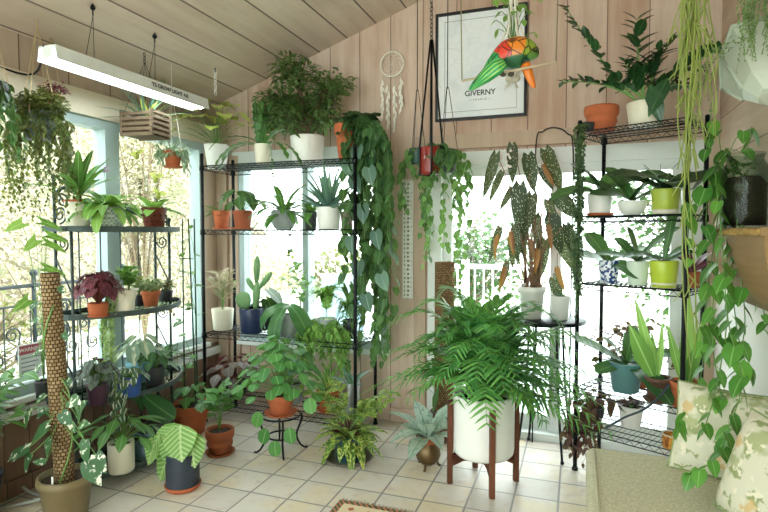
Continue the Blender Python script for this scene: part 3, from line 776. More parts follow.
fe = leafmat('white feather', 'f0ece2', 'fffaf2', trans=.2)
for x, ln in ((-.075, .3), (-.03, .34), (.025, .36), (.07, .26)):
    m = MB(); z0 = -sqrt(r * r - x * x); m.tube([(x, -.004, z0), (x + .004, -.006, z0 - ln)], .0015, n=3); o = m.build('cord', M_wh, t)
    m = MB()
    for i in range(16): leaf(m, (x, -.006, z0 - ln * (.2 + .055 * i)), (R.uniform(-.5, .5), -.1, -1), (0, -1, 0), .05, .016, 'lance', .3)
    m.build('feather', fe, o)

# ---- white patterned strip on the wall between vine and door
T = NT('white fretwork'); o = T.obj(); s = T.sep(o); vo = T.new('ShaderNodeTexVoronoi'); T.put(vo.inputs['Vector'], T.mapping(o, (32, 1, 32))); vo.inputs['Scale'].default_value = 1; vo.inputs['Randomness'].default_value = .15
k = T.math('MULTIPLY', T.math('LESS_THAN', vo.outputs['Distance'], .3), T.math('LESS_THAN', T.math('ABSOLUTE', s[0]), .028))
col = T.mix(k, lin('efece5'), lin('8d8678'))
t = thing('wall_hanging', 'narrow white patterned strip hanging beside the sliding door', 'wall hanging', ay(408, 240, 3.79))
m = MB(); m.box((-.04, -.008, -.43), (.04, 0, .43)); m.build('strip', T.fin(T.bsdf(col, .7).outputs[0]), t, False)
m = MB(); m.rod((-.05, -.005, .435), (.05, -.005, .435), .007); m.build('rod', M_wh, t)

# ---- warning notice in the left window
p = ax(31.5, 361, LX - .035); t = thing('warning_sign', 'small white and red WARNING notice in the left window', 'sign', p)
m = MB(); m.box((-.0015, -.075, -.1), (.0015, .075, .1)); m.build('board', plain('white notice', 'e6e9ea', .5), t, False)
m = MB(); m.box((.0016, -.07, .045), (.0022, .07, .093)); m.build('header_band', plain('faded red band', 'b5586b', .5), t, False)
text('WARNING', .029, plain('white notice print', 'f4f4f4', .5), 'lettering', t, (.0026, 0, .069), (pi / 2, 0, pi / 2), .0003)
m = MB()
for i in range(5): m.box((.0016, -.06, .02 - i * .024), (.002, .06 - (i % 3) * .02, .026 - i * .024))
m.build('print_lines', plain('blue grey print', '8296ad', .5), t, False)

# ---- sofa and cushions
M_sofa = None
T = NT('olive tweed'); o = T.obj(); n = T.noise(o, 260, 2); n2 = T.noise(o, 90, 3)
M_sofa = T.fin(T.bsdf(T.mix(T.step(T.math('ADD', T.math('MULTIPLY', n, .6), T.math('MULTIPLY', n2, .4)), .35, .65), lin('b2ae90'), lin('dad7be')), .9, 0, T.bump(n, .4, .003), .15).outputs[0])
def rbox(M, lo, hi, r, n=4):
    import bmesh
    bm = bmesh.new(); bmesh.ops.create_cube(bm, size=1)
    for v in bm.verts: v.co = [lo[i] + (hi[i] - lo[i]) * (v.co[i] + .5) for i in range(3)]
    bmesh.ops.bevel(bm, geom=bm.edges[:], offset=r, segments=n, profile=.5, affect='EDGES')
    bm.verts.ensure_lookup_table(); b = len(M.v)
    for v in bm.verts: M.vert(tuple(v.co))
    for f in bm.faces: M.f.append(tuple(b + v.index for v in f.verts))
    bm.free()
t = thing('sofa', 'olive tweed sofa end along the right wall', 'sofa', (.06, 2.56, 0)); SO = t
m = MB(); rbox(m, (0, -2.6, .05), (.73, 0, .3), .02); m.build('base', M_sofa, t)
m = MB(); rbox(m, (-.01, -2.6, .27), (.62, .005, .455), .035, 5); cu = m.build('seat_cushion', M_sofa, t)
m = MB(); m.tube(spline([(.022, -2.6, .457), (.022, -1.3, .457), (.022, -.04, .457)], 5), .005, n=5); m.build('piping', plain('pale piping', 'cbc5ac', .8), cu)
m = MB(); rbox(m, (.6, -2.6, .28), (.735, 0, .72), .04); m.build('backrest', M_sofa, t)
for x in (.05, .66):
    for y in (-.06, -2.5):
        m = MB(); m.lathe([(0, 0), (.018, 0), (.028, .05), (0, .05)], (x, y, 0), 12); m.build('leg', plain('dark wood foot', '3d2b20', .5), t)
T = NT('floral cushion cloth'); o = T.obj(); vo = T.new('ShaderNodeTexVoronoi'); T.put(vo.inputs['Vector'], T.mapping(T.mix(.12, o, T.new('ShaderNodeTexNoise').outputs['Color']), (1, 1, 1))); vo.inputs['Scale'].default_value = 8
n1 = T.noise(o, 7, 3); n2 = T.noise(o, 16, 3)
col = T.mix(T.step(n1, .5, .58), lin('d6d3bd'), lin('aab083')); col = T.mix(T.step(n2, .55, .62), col, lin('97a070'))
col = T.mix(T.math('MULTIPLY', T.step(T.math('ADD', vo.outputs['Distance'], T.math('MULTIPLY', n2, .5)), .5, .38), .8), col, lin('cfae74')); col = T.mix(T.step(T.noise(o, 30, 2), .58, .64), col, lin('e3ddc6'))
M_flor = T.fin(T.bsdf(col, .85, 0, T.bump(n2, .2, .004), .15).outputs[0])
def cushion(label, loc, rot, w, h, d):
    t = thing('cushion', label, 'cushion', loc, 0, 'floral cushions on the sofa'); t.rotation_euler = rot
    m = MB(); n = 14; b = 0
    for s in (1, -1):
        b = len(m.v)
        for i in range(n + 1):
            for j in range(n + 1):
                u, v = i / n * 2 - 1, j / n * 2 - 1; pin = 1 - .06 * (abs(u * v)) ** 2
                px, pz = u * w / 2 * (1 - .07 * (1 - v * v) * abs(u) ** 3), v * h / 2 * (1 - .07 * (1 - u * u) * abs(v) ** 3)
                k = ((1 - u ** 4) * (1 - v ** 4)) ** .55
                m.vert((px, s * d / 2 * k, pz + h / 2))
        for i in range(n):
            for j in range(n):
                q = b + i * (n + 1) + j; f = (q, q + 1, q + n + 2, q + n + 1); m.f.append(f if s > 0 else f[::-1])
    o = m.build('cover', M_flor, t)
    m = MB(); E = []
    for k in range(4 * n):
        i = k % n; s4 = k // n; e = i / n * 2 - 1
        u, v = ((e, -1), (1, e), (-e, 1), (-1, -e))[s4]
        E.append((u * w / 2 * (1 - .07 * (1 - v * v) * abs(u) ** 3), 0, v * h / 2 * (1 - .07 * (1 - u * u) * abs(v) ** 3) + h / 2))
    m.tube(E + [E[0]], .005, n=5); m.build('piping', plain('green cushion piping', '8d9a6a', .8), t)
cushion('floral cream and green cushion standing at the far end of the sofa', (.555, 2.36, .452), (radians(-24), 0, radians(-22)), .42, .36, .15)
cushion('nearer floral cushion at the right edge of the photo', (.56, 1.93, .452), (radians(-18), radians(4), radians(-62)), .42, .36, .16)

# ---- shelf on the right wall
t = thing('wall_shelf', 'rustic tan wall shelf with curved bracket on the right wall', 'shelf', (RX, 3.1, 1.43))
M_wood = boards('rustic shelf wood', 0, 2.0, 1, '8d6f4a', 'b39468', '5d452c', .0)
m = MB(); m.box((-.19, -.85, -.03), (0, 0, 0)); m.build('board', M_wood, t, False)
m = MB()
for i in range(60): 
    y = -.01 - i * .014; m.ball((-.192, y, -.016 + R.uniform(-.004, .004)), .011, 6, 4)
for i in range(14): m.ball((-.185 + i * .014, .004, -.018), .01, 6, 4)
m.build('fringe_edge', plain('gilded fringe', 'a98a4e', .6, 0, .4, 60, .4), t)
m = MB(); prof = [(-.17, -.03), (0, -.03), (0, -.36)] + [(-.17 * sin(k * pi / 16), -.36 + .33 * (1 - cos(k * pi / 16))) for k in range(1, 8)]
m.prism(prof, lambda p: (p[0], -.06, p[1]), lambda p: (p[0], -.82, p[1])); m.build('bracket', M_wood, t, False)

# ---- pale wall planter, upper right
t = thing('wall_planter', 'pale green faceted ceramic wall pocket on the upper right wall', 'wall planter', (RX, 2.93, 2.1)); t.rotation_euler = (-.62, 0, 0)
prof = [(0.0, .29), (.10, .26), (.17, .05), (.12, -.02), (.08, -.16), (.04, -.2)]
m = MB(); cc = len(prof); A = [(-.16, .30, .26), (-.2, -.02, .3), (-.19, -.34, .27), (-.0, -.4, .27), (0, .36, .26)]
B = [(-.10, .14, -.04), (-.13, -.02, -.08), (-.11, -.18, -.06), (-.0, -.2, -.08), (0, .16, -.06)]
C = [(-.05, .06, -.17), (-.06, -.02, -.19), (-.05, -.1, -.18), (0, -.12, -.19), (0, .08, -.18)]
A, B, C = [[(p[0] * .8, p[1] * .55, p[2] * .62) for p in q] for q in (A, B, C)]
b = len(m.v)
for rg in (A, B, C):
    for p in rg: m.vert(p)
for k in range(2):
    for i in range(5): m.f.append((b + k * 5 + i, b + k * 5 + (i + 1) % 5, b + k * 5 + 5 + (i + 1) % 5, b + k * 5 + 5 + i))
m.f.append(tuple(b + 10 + i for i in range(5)))
b2 = len(m.v)
for p in A: m.vert((p[0] * .86, p[1] * .9 - .002, p[2] - .01))
for p in B: m.vert((p[0] * .8, p[1] * .9, p[2] + .02))
for i in range(5):
    m.f.append((b + i, b2 + i, b2 + (i + 1) % 5, b + (i + 1) % 5)); m.f.append((b2 + i, b2 + 5 + i, b2 + 5 + (i + 1) % 5, b2 + (i + 1) % 5))
m.f.append(tuple(b2 + 5 + i for i in range(5)))
m.build('pocket', plain('pale celadon glaze', 'ccd3c3', .4, 0, .06, 10), t, False)
m = MB(); m.rod(A[1], B[1], .01, 6); m.rod(A[0], B[0], .009, 6); m.tube([A[4], A[0], A[1], A[2], A[3]], .012, n=6); m.build('rib', plain('pale celadon edge', 'bcc6b5', .4), t)

# ---- rug corner
c = (-1.155, 2.545, 0); t = thing('rug', 'small fringed rug with red and green pattern at the bottom edge', 'rug', c)
T = NT('woven rug'); o = T.obj(); s = T.sep(o); vo = T.new('ShaderNodeTexVoronoi', distance='MANHATTAN'); T.put(vo.inputs['Vector'], T.mapping(o, (11, 11, 1))); vo.inputs['Scale'].default_value = 1; vo.inputs['Randomness'].default_value = .25
bd = T.math('MAXIMUM', T.math('GREATER_THAN', s[1], -.03), T.math('LESS_THAN', s[0], .035))
col = T.mix(T.step(vo.outputs['Distance'], .3, .34), lin('b06a52'), lin('d8c6a4')); col = T.mix(T.math('LESS_THAN', vo.outputs['Distance'], .16), col, lin('5f7350'))
ch = T.math('GREATER_THAN', T.math('SINE', T.math('MULTIPLY', T.math('ADD', s[0], s[1]), 190)), 0)
col = T.mix(bd, col, T.mix(ch, lin('4d5b40'), lin('b5765c')))
m = MB(); m.box((0, -1.2, .001), (.8, 0, .009)); m.build('pile', T.fin(T.bsdf(col, .95, spec=.1).outputs[0]), t, False)
m = MB()
for i in range(40): m.tube([(.01 + i * .02, 0, .006), (.012 + i * .02, .012, .005), (.008 + i * .02 + R.uniform(-.004, .004), .03, .003)], .0035, .002, 4)
m.build('fringe', plain('rug fringe', 'b9a58e', .9, 0, .5, 40), t)

# ---- hose on the floor at the left
t = thing('garden_hose', 'pale grey hose on the tiles by the left wainscot', 'hose', (0, 0, 0))
m = MB(); m.tube(spline([az(-30, 460, .02), az(8, 462, .15), az(18, 482, .05), az(34, 494, .012), az(50, 495, .012), az(30, 502, .012), az(0, 508, .012), az(-30, 515, .012)], 6), .009, n=8); m.build('tube', plain('pale hose', 'b9bcb6', .5), t)

# ---- swing perch and carved bird
Y = 2.75; A = ay(461, 0, Y); B = ay(462, 81, Y); C = ay(556, 62, Y - .05); D = ay(558, 0, Y - .05)
t = thing('hanging_perch', 'thin wire swing perch hanging from the ceiling before the poster', 'perch', (0, 0, 0))
m = MB(); m.tube([(A[0], Y, ceil_z(A[0])), A, B], .0032, n=5); m.tube([C, D, (D[0], Y - .05, ceil_z(D[0]))], .0032, n=5); m.build('wire', plain('brass wire', '8d8468', .4, .6), t)
m = MB(); m.tube([B, C], .006, n=6); m.build('perch_bar', plain('pale dowel', 'c9b79c', .6), t)
T = NT('painted parrot'); at = T.new('ShaderNodeAttribute', attribute_name='tint').outputs['Fac']
uvn = T.sep(T.new('ShaderNodeUVMap', uv_map='UVMap').outputs[0])
cr = T.new('ShaderNodeValToRGB'); T.put(cr.inputs[0], T.math('ADD', at, T.math('MULTIPLY', T.math('SUBTRACT', T.noise(T.obj(), 18, 2), .5), .12))); cr.color_ramp.interpolation = 'CONSTANT'
el = cr.color_ramp.elements; el[0].color = lin('2f9a55'); el[0].position = 0; el[1].color = lin('d9402e'); el[1].position = .42
for ps, hx in ((.56, 'e8892c'), (.74, '8fa83a'), (.88, '5d8c3e')): q = el.new(ps); q.color = lin(hx)
vo = T.new('ShaderNodeTexVoronoi', feature='DISTANCE_TO_EDGE'); T.put(vo.inputs['Vector'], T.mapping(T.obj(), (26, 26, 16))); vo.inputs['Scale'].default_value = 1
low = T.step(T.math('SUBTRACT', 1.0, uvn[0]), .62, .7); under = T.math('MULTIPLY', low, T.math('GREATER_THAN', at, .38))
col = T.mix(T.math('MULTIPLY', T.math('LESS_THAN', vo.outputs['Distance'], .055), .85), cr.outputs[0], lin('2a1f18'))
col = T.mix(under, col, lin('27633d'))
M_par = T.fin(T.bsdf(col, .3, 0, None, .5).outputs[0])
def ypt(px, py, dy=0): return ay(px, py, Y + dy)
t = thing('carved_parrot', 'brightly painted carved parrot sitting on the wire perch', 'bird ornament', ypt(515, 68))
o0 = ypt(515, 68); rel = lambda px, py, dy=0: sub(ypt(px, py, dy), o0); s = mp(o0)
def loft(M, P, RR, n=16):                   # ellipse rings around a path; tint runs along it
    b = len(M.v); m = len(P)
    for i, p in enumerate(P):
        d = norm(sub(P[min(i + 1, m - 1)], P[max(i - 1, 0)])); sx = norm(cross(d, (0, 1, 0))); sy = (0, 1, 0)
        for k in range(n):
            a = 2 * pi * k / n; M.vert(add(p, add(mul(sx, RR[i][0] * cos(a)), mul(sy, RR[i][1] * sin(a)))), (.5 + .5 * cos(a), i / (m - 1)), i / (m - 1))
    for i in range(m - 1):
        for k in range(n): M.f.append((b + i * n + k, b + i * n + (k + 1) % n, b + (i + 1) * n + (k + 1) % n, b + (i + 1) * n + k))
    M.f.append(tuple(b + k for k in range(n))[::-1]); M.f.append(tuple(b + (m - 1) * n + k for k in range(n)))
cp = [rel(469, 90), rel(478, 82), rel(488, 73), rel(497, 63), rel(507, 56), rel(517, 53), rel(525, 53), rel(530, 55), rel(531.5, 60)]
m = MB(); loft(m, spline(cp, 3), [(s * q, s * q * .8) for q in [v for a, b in zip((1, 5, 7, 10, 15, 16, 14.5, 10), (5, 7, 10, 15, 16, 14.5, 10, 5)) for v in (a, a + (b - a) / 3, a + 2 * (b - a) / 3)] + [3]]); m.build('body', M_par, t)
T = NT('painted wing'); uv2 = T.sep(T.new('ShaderNodeUVMap', uv_map='UVMap').outputs[0]); st = T.step(T.math('SINE', T.math('MULTIPLY', uv2[0], 26)), .3, .7)
M_wing = T.fin(T.bsdf(T.mix(st, lin('2f9a55'), lin('9fd06a')), .3).outputs[0])
m = MB()
for dy in (-14, 14):
    loft(m, [rel(505, 62, dy * s), rel(497, 67, dy * s * 1.1), rel(486, 76, dy * s), rel(472, 90, dy * s * .6)], [(s * 5, s * 2), (s * 8, s * 3), (s * 7, s * 3), (s * 1, s * 1)], 12)
m.build('wing', M_wing, t)
m = MB(); loft(m, spline([rel(525, 64), rel(528, 72), rel(531, 80), rel(534.5, 88)], 3), [(s * q, s * q * .8) for q in (5, 5, 4.8, 4.6, 4.3, 4, 3.6, 3, 2.4, 1.2)], 12); m.build('beak', plain('orange paint', 'e07b22', .3), t)
m = MB()
for dx in (503, 511): m.ball(rel(dx, 74, -.01), s * 3.4, 8, 6, (1, 1.4, .8))
m.build('claw', plain('dark claw paint', '4a4036', .5), t)
# macrame hanger behind the bird
Y2 = 3.0; o0 = ay(513, 58, Y2); s = mp(o0)
t = thing('macrame_planter', 'white macrame cord planter hanging behind the painted parrot', 'hanging planter', o0)
zt = ceil_z(o0[0]) - o0[2]
pot(t, 'round', 13 * s, 20 * s, plain('white glazed pot', 'e9e8e2', .35, 0, .05), z=-12 * s)
m = MB()
for k in range(6):
    a = k * pi / 3; c_, s_ = cos(a), sin(a)
    m.tube([(0, 0, -24 * s), (6 * s * c_, 6 * s * s_, -17 * s), (13.5 * s * c_, 13.5 * s * s_, -4 * s), (13 * s * c_, 13 * s * s_, 8 * s), (5 * s * c_, 5 * s * s_, 36 * s), (2 * s * c_, 2 * s * s_, 70 * s), (0, 0, zt)], .0055, n=5)
for k in range(5): m.ball((-4 * s + 2 * k * s, 0, -20 * s), 3.5 * s, 7, 5)
for k in range(10): m.tube([(0, 0, -20 * s), (R.uniform(-10, 10) * s, R.uniform(-5, 5) * s, -29 * s + R.uniform(-2, 2) * s)], .004, .002, 4)
m.build('cords', M_wh, t)
ms, ml = MB(), MB()
petiolate(ms, ml, (0, 0, 6 * s), 14, 55 * s, 20 * s, 9 * s, 6 * s, 'ovate', 40)
for k in range(8): leaf(ml, (R.uniform(-22, 22) * s, 0, R.uniform(48, 66) * s), (R.uniform(-1, 1), -.4, -.6), (0, -.6, .8), 11 * s, 7 * s, 'ovate')
ms.build('stem', leafmat('green stems', '5f8a45', '7da357', trans=0), t); ml.build('foliage', leafmat('bright green leaf', '5c9140', '9cc763', mid='b6d98a'), t)
# ================================================================== PLANTS
TC = plain('terracotta', 'b5623c', .8, 0, .16, 22, .15); TCd = plain('weathered terracotta', '9c5638', .85, 0, .3, 16, .2)
WH = plain('white glazed pot', 'e9e8e2', .35, 0, .05); CR = plain('cream ceramic', 'ded8c4', .5, 0, .08)
GY = plain('grey ceramic', '8f9694', .5, 0, .2, 20); NAVY = plain('navy glazed pot', '26304f', .3, 0, .2)
SILV = plain('galvanised metal', 'a9adac', .3, .9, .1, 20); TEAL = plain('teal grey glaze', '557f80', .35, 0, .2)
DARK = plain('dark charcoal pot', '2f3236', .5, 0, .25, 40, .2); PURP = plain('dark purple pot', '3d2438', .4); BLUE = plain('cobalt blue glaze', '2b4f94', .3, 0, .2)
STEM = leafmat('green stems', '5f8a45', '7da357', trans=0); BRN = plain('brown woody stem', '6d5640', .85, 0, .25, 40); PALE = leafmat('pale tan stems', 'b9ab86', 'cfc39f', trans=0)
L_dark = leafmat('dark green leaf', '25472a', '3f6a3c', mid='6e9560'); L_mid = leafmat('mid green leaf', '356630', '5f9447', mid='95bd78')
L_bri = leafmat('bright green leaf', '5c9140', '9cc763', mid='b6d98a'); L_lime = leafmat('lime yellow leaf', 'b0bd5c', 'dcdc88', mid='e4e6a0', trans=.45)
L_blue = leafmat('blue green leaf', '3f665c', '6f9a8c', mid='9cc0b2'); L_sil = leafmat('silver grey leaf', '9aaea2', 'cdd8cf', mid='5f8a72', pattern=('patch', '7d9a8a', 5, .56))
L_ivy = leafmat('ivy green leaf', '2c5032', '557f49', mid='7fa46c'); L_burg = leafmat('burgundy leaf', '5a2b35', '8d4a56', mid='b06f78', back='6d2f38')
L_dburg = leafmat('dark wine leaf', '3b2228', '6a3b3c', mid='7f5550'); L_olive = leafmat('small olive leaf', '5d6d38', '8a9350', trans=.35)
L_bonsai = leafmat('bonsai green leaf', '4d6e3e', '84a465', trans=.35); L_palm = leafmat('palm green leaflet', '3a8040', '78b95c', mid='98cc80', trans=.3)
L_wing = leafmat('spotted begonia leaf', '2e3f26', '535c35', pattern=('spots', 'd2d3ba', 10, .23), back='8f4a34', trans=.3)
L_cal = leafmat('striped calathea leaf', '6fa04e', '93bf66', mid='d4e6a8', pattern=('stripe', 'c6dda0', 46, .35))
L_fish = leafmat('yellow patterned leaf', '3f6a34', '5f8a40', pattern=('patch', 'ccd470', 6, .5), mid='a8c060')
L_albo = leafmat('white variegated leaf', '2c5434', '46724a', pattern=('patch', 'e6e6cf', 2.0, .55))
L_stripe = leafmat('cream edged grass leaf', '5d8a3f', '7fab52', pattern=('edge', 'e0e2a4', 1, .3))
L_rhip = leafmat('light green hanging stems', '9fb356', 'c2cd7b', trans=.25); L_pearl = leafmat('tiny trailing leaf', '6f8f55', '98b078', trans=.2)
L_zz = leafmat('glossy dark leaflet', '1f3f25', '35613a', mid='55824f', trans=.12, rough=.25); L_orch = leafmat('thick orchid leaf', '2f5a34', '4f7f45', mid='6f9a5c', trans=.15, rough=.3)
L_poth = leafmat('glossy heart leaf', '3a7a33', '6fae4a', mid='9ccb74', rough=.3); L_cact = leafmat('cactus skin', '4f7a4c', '7da06c', trans=0)
L_pilea = leafmat('round coin leaf', '3f7d3f', '6aa657', mid='9cc884'); L_root = plain('dry brown roots', '5b4638', .9, 0, .4, 40)
L_pink = leafmat('pale pink green leaf', '8f9a78', 'c9b8a4', mid='d9c4b8', pattern=('patch', 'c58f92', 4, .56)); L_moss = plain('mossy green', '7a9150', .95, 0, .4, 70, .8)

def P0(name, label, cat, loc, group):
    return thing(name, label, cat, loc, 0, group), mp(loc)
def fin(t, ms, ml, lm, sm=None, lname='foliage', sname='stem'):
    if ms is not None and ms.v: ms.build(sname, sm or STEM, t)
    if ml is not None and ml.v: ml.build(lname, lm, t)
GA = 'plants on the wide wire rack'; GB = 'plants on the narrow wire rack'; GE = 'plants on the iron shelf stand'; GF = 'potted plants on the floor'; GH = 'hanging plants'
F = lambda px, y, z: xp(px, y, z)
Zt, Zm, Zl, Zb = [z + .001 for z in LSH]

# ------------------------------------------------ wide rack, top shelf
t, s = P0('potted_begonia', 'yellow green leaved plant in white pot, left end of top rack shelf', 'potted plant', F(218, 3.56, Zt), GA)
z = pot(t, 'taper', 12 * s, 24 * s, WH); ms, ml = MB(), MB(); petiolate(ms, ml, (0, 0, z), 36, 42 * s, 46 * s, 14 * s, 15 * s, 'heart', 20, .0018, .4, 60, 360, .25, .1, .2); fin(t, ms, ml, L_lime)
t, s = P0('fishbone_cactus', 'zigzag stemmed trailing cactus in small cream pot on top shelf', 'potted plant', F(264, 3.42, Zt), GA)
z = pot(t, 'straight', 8.5 * s, 20 * s, CR); ml = MB()
for e in ((222, 152), (232, 172), (300, 158), (250, 188), (276, 190), (292, 176), (240, 150)):
    d = ((e[0] - 264) * s, R.uniform(-.1, .0), 0); leaf(ml, (0, 0, z), norm(add(d, (0, 0, .12))), norm((-d[0] * .3, 0, .8)), 56 * s * R.uniform(.85, 1.1), 7 * s, 'zig', 1.7, .2)
for k in range(5): leaf(ml, (R.uniform(-4, 4) * s, 0, z), (R.uniform(-.25, .25), R.uniform(-.2, .2), 1), (0, -1, .1), 46 * s, 7 * s, 'zig', .3, .2)
vine(ml, ml, (6 * s, -.03, z), .32, 14, .035, .018, 'ovate', (.1, -.06)); fin(t, None, ml, L_mid)
t, s = P0('bonsai_shrub', 'bushy small leaved shrub in a white pot atop the wide rack', 'potted plant', F(308, 3.5, Zt), GA)
z = pot(t, 'straight', 17 * s, 27 * s, WH); ms, ml = MB(), MB()
cen = lambda px, py: ((px - 308) * s, R.uniform(-.12, .12), (158 - py) * s)
for px, py, rx, rz, n in ((300, 72, 26, 20, 330), (262, 88, 20, 14, 200), (268, 112, 22, 16, 210), (300, 112, 30, 20, 320), (335, 84, 24, 16, 260), (328, 116, 20, 12, 130), (282, 96, 20, 14, 170), (318, 98, 22, 14, 190), (252, 116, 8, 12, 60)):
    c = cen(px, py); ms.tube(bez((0, 0, z), (c[0] * .2, 0, z + (c[2] - z) * .6), c, 6), 3.2 * s, 1 * s, 6)
    for k in range(5): ms.tube([lerp((0, 0, z), c, .8), add(c, (R.uniform(-rx, rx) * s * .8, R.uniform(-.1, .1), R.uniform(-rz, rz) * s * .8))], .8 * s, .4 * s, 3)
    cloud(ml, c, (rx * s, rx * s * .8, rz * s), int(n * 1.9), 7.5 * s, 3 * s, 'lance', .3)
fin(t, ms, ml, L_bonsai, BRN)
t, s = P0('trailing_philodendron', 'terracotta pot with a long dark green curtain of vines down the rack', 'potted plant', F(349, 3.46, Zt), GA)
z = pot(t, 'terracotta', 14 * s, 36 * s, TC); ms, ml, m2 = MB(), MB(), MB()
for k in range(30):
    px = R.uniform(353, 397); e = (px - 349) * s; y0 = R.uniform(-.14, .04)
    st = (R.uniform(-8, 10) * s, R.uniform(-8, 8) * s, z + R.uniform(0, .05)); ln = R.uniform(.62, 1.0) * 1.68
    P = spline([st, (e * .5, y0 * .6, z + R.uniform(.01, .07)), (e * .95, y0, z - .12), (e + R.uniform(-.03, .03), y0, z - ln * .4), (e + R.uniform(-.04, .04), y0 + .02, z - ln * .7), (e * .95 + R.uniform(-.05, .03), y0, z - ln)], 5)
    ms.tube(P, .0022, .0014, 4); along(ml, P, 27, 12.5 * s, 9.5 * s, 'heart', .05, -15, False, .3, .12, 1.0)
for px, py in ((367, 150), (362, 178), (372, 205), (360, 235), (378, 170), (368, 258), (385, 230), (356, 162), (375, 290), (390, 270)):
    leaf(m2, ((px - 349) * s, -.14, (160 - py) * s), (R.uniform(-.3, .5), -.25, -1), (R.uniform(-.2, .2), -1, .2), 18 * s, 14 * s, 'heart', .3, .1)
for k in range(70): a = R.uniform(0, 6.28); leaf(ml, (R.uniform(-6, 30) * s, R.uniform(-10, 8) * s, z + R.uniform(-.02, .1)), (cos(a), sin(a), R.uniform(-.5, .4)), (0, -.6, .8), 13 * s, 10 * s, 'heart')
fin(t, ms, ml, L_ivy); m2.build('large_leaves', leafmat('dusty green leaf', '3d5f50', '6a8c78', mid='8fae9c'), t)

# ------------------------------------------------ wide rack, second shelf
def small(label, px, y, z0, r, h, pm, kind='terracotta', sauc=None, group=GA, name='potted_plant', P=None):
    t, s = P0(name, label, 'potted plant', P or F(px, y, z0), group)
    return t, s, pot(t, kind, r * s, h * s, pm, sauc)
t, s, z = small('small terracotta pot of thin leaves, left end of second shelf', 222, 3.5, Zm, 8.5, 18, TC, sauc=1.1); ml = MB(); rosette(ml, (0, 0, z), 9, 24 * s, 6 * s, 'lance', 50, 0, .9, .2, 100, 260); fin(t, None, ml, L_mid)
t, s, z = small('terracotta pot of dark broad leaves, second pot of second shelf', 243, 3.46, Zm, 9.5, 18, TCd, 'banded', sauc=1.25); ms, ml = MB(), MB(); petiolate(ms, ml, (0, 0, z), 15, 26 * s, 20 * s, 20 * s, 11 * s, 'ovate', 35, .002, .7); fin(t, ms, ml, L_dark)
t, s, z = small('round grey pot with drooping orchid leaves on second shelf', 284, 3.45, Zm, 12, 19, GY, 'round', name='potted_orchid'); ml = MB(); rosette(ml, (0, 0, z), 28, 44 * s, 6.5 * s, 'strap', 68, -5, 1.2, .25); vine(ml, ml, (0, 0, z + .05), .01, 2, .03, .02); fin(t, None, ml, L_mid)
t, s, z = small('small dark pot between the grey and white pots, arching leaves', 311, 3.52, Zm, 6.5, 18, DARK, 'straight'); ml = MB(); rosette(ml, (0, 0, z), 13, 28 * s, 7 * s, 'strap', 70, 0, 1.2, .2); fin(t, None, ml, L_mid)
t, s, z = small('white pot with a spiky upright aloe on second shelf', 329, 3.43, Zm, 12.5, 22, WH, 'straight', name='potted_aloe'); ml = MB(); rosette(ml, (0, 0, z - .01), 22, 58 * s, 9 * s, 'spike', 84, 15, .35, .5); leaf(ml, (0, 0, z), (.9, -.2, .45), (-.3, 0, .9), 44 * s, 11 * s, 'lance', 1.2); fin(t, None, ml, L_blue)
t, s, z = small('narrow taupe pot behind the white aloe pot, right end', 347, 3.6, Zm, 6.5, 18, plain('taupe clay', '8f7f72', .7), 'straight'); ml = MB(); rosette(ml, (0, 0, z), 9, 26 * s, 7 * s, 'lance', 60, 10, .9, .2); fin(t, None, ml, L_dark)

# ------------------------------------------------ wide rack, third shelf
t, s, z = small('white pot with pale pinkish leaves, left end of third shelf', 222, 3.46, Zl, 11, 21, CR, 'straight'); ms, ml = MB(), MB(); stemmy(ms, ml, (0, 0, z), 9, 48 * s, 17 * s, 14 * s, 4.5 * s, 'lance', 9, .15, .0018); fin(t, ms, ml, L_pink)
t, s, z = small('navy blue pot with a jointed upright cactus on third shelf', 251, 3.42, Zl, 12.5, 25, NAVY, 'straight', name='potted_cactus'); ml = MB()
def pad(M, p, d, n_, L, W, th=.35):
    d = norm(d); sd = norm(cross(d, n_)); n_ = cross(sd, d); c = add(p, mul(d, L / 2)); b = len(M.v)
    for i in range(9):
        a = pi * i / 8
        for k in range(10):
            q = 2 * pi * k / 10; w = sin(a) * W / 2 * (1 + .25 * -cos(a))
            M.vert(add(c, add(mul(d, -cos(a) * L / 2), add(mul(sd, w * cos(q)), mul(n_, w * th * sin(q))))), (.5, .5), .3 + .5 * (i / 8))
    for i in range(8):
        for k in range(10): M.f.append((b + i * 10 + k, b + i * 10 + (k + 1) % 10, b + (i + 1) * 10 + (k + 1) % 10, b + (i + 1) * 10 + k))
pad(ml, (-6 * s, 0, z), (-.35, 0, 1), (0, -1, 0), 20 * s, 18 * s); pad(ml, (4 * s, 0, z), (.12, 0, 1), (0, -1, 0), 30 * s, 8 * s, .8); pad(ml, (6 * s, 0, z + 26 * s), (.05, 0, 1), (0, -1, 0), 30 * s, 7 * s, .8); pad(ml, (8 * s, 0, z + 22 * s), (.8, 0, .9), (0, -1, 0), 24 * s, 6 * s, .8); pad(ml, (4 * s, 0, z + 20 * s), (-.6, 0, .9), (0, -1, 0), 16 * s, 6 * s, .8)
fin(t, None, ml, L_cact, lname='cactus_joints')
t, s, z = small('grey pot with large drooping paddle leaves on third shelf', 289, 3.4, Zl, 11, 22, GY, 'straight', name='potted_orchid'); ml, ms = MB(), MB()
for (px, py, L, W, tn) in ((264, 345, 34, 13, .6), (271, 332, 38, 15, .9), (286, 344, 40, 13, .4), (301, 350, 38, 15, .5), (308, 328, 24, 11, .6), (260, 312, 26, 12, .3)):
    d = norm(((px - 287) * s, -.07, -.02)); leaf(ml, (0, 0, z + 12 * s), norm(add(d, (0, -.3, .25))), norm(add(mul(d, .1), (0, -.5, .8))), L * s * 1.25, W * s * 1.15, 'paddle', 2.0, .12, tn)
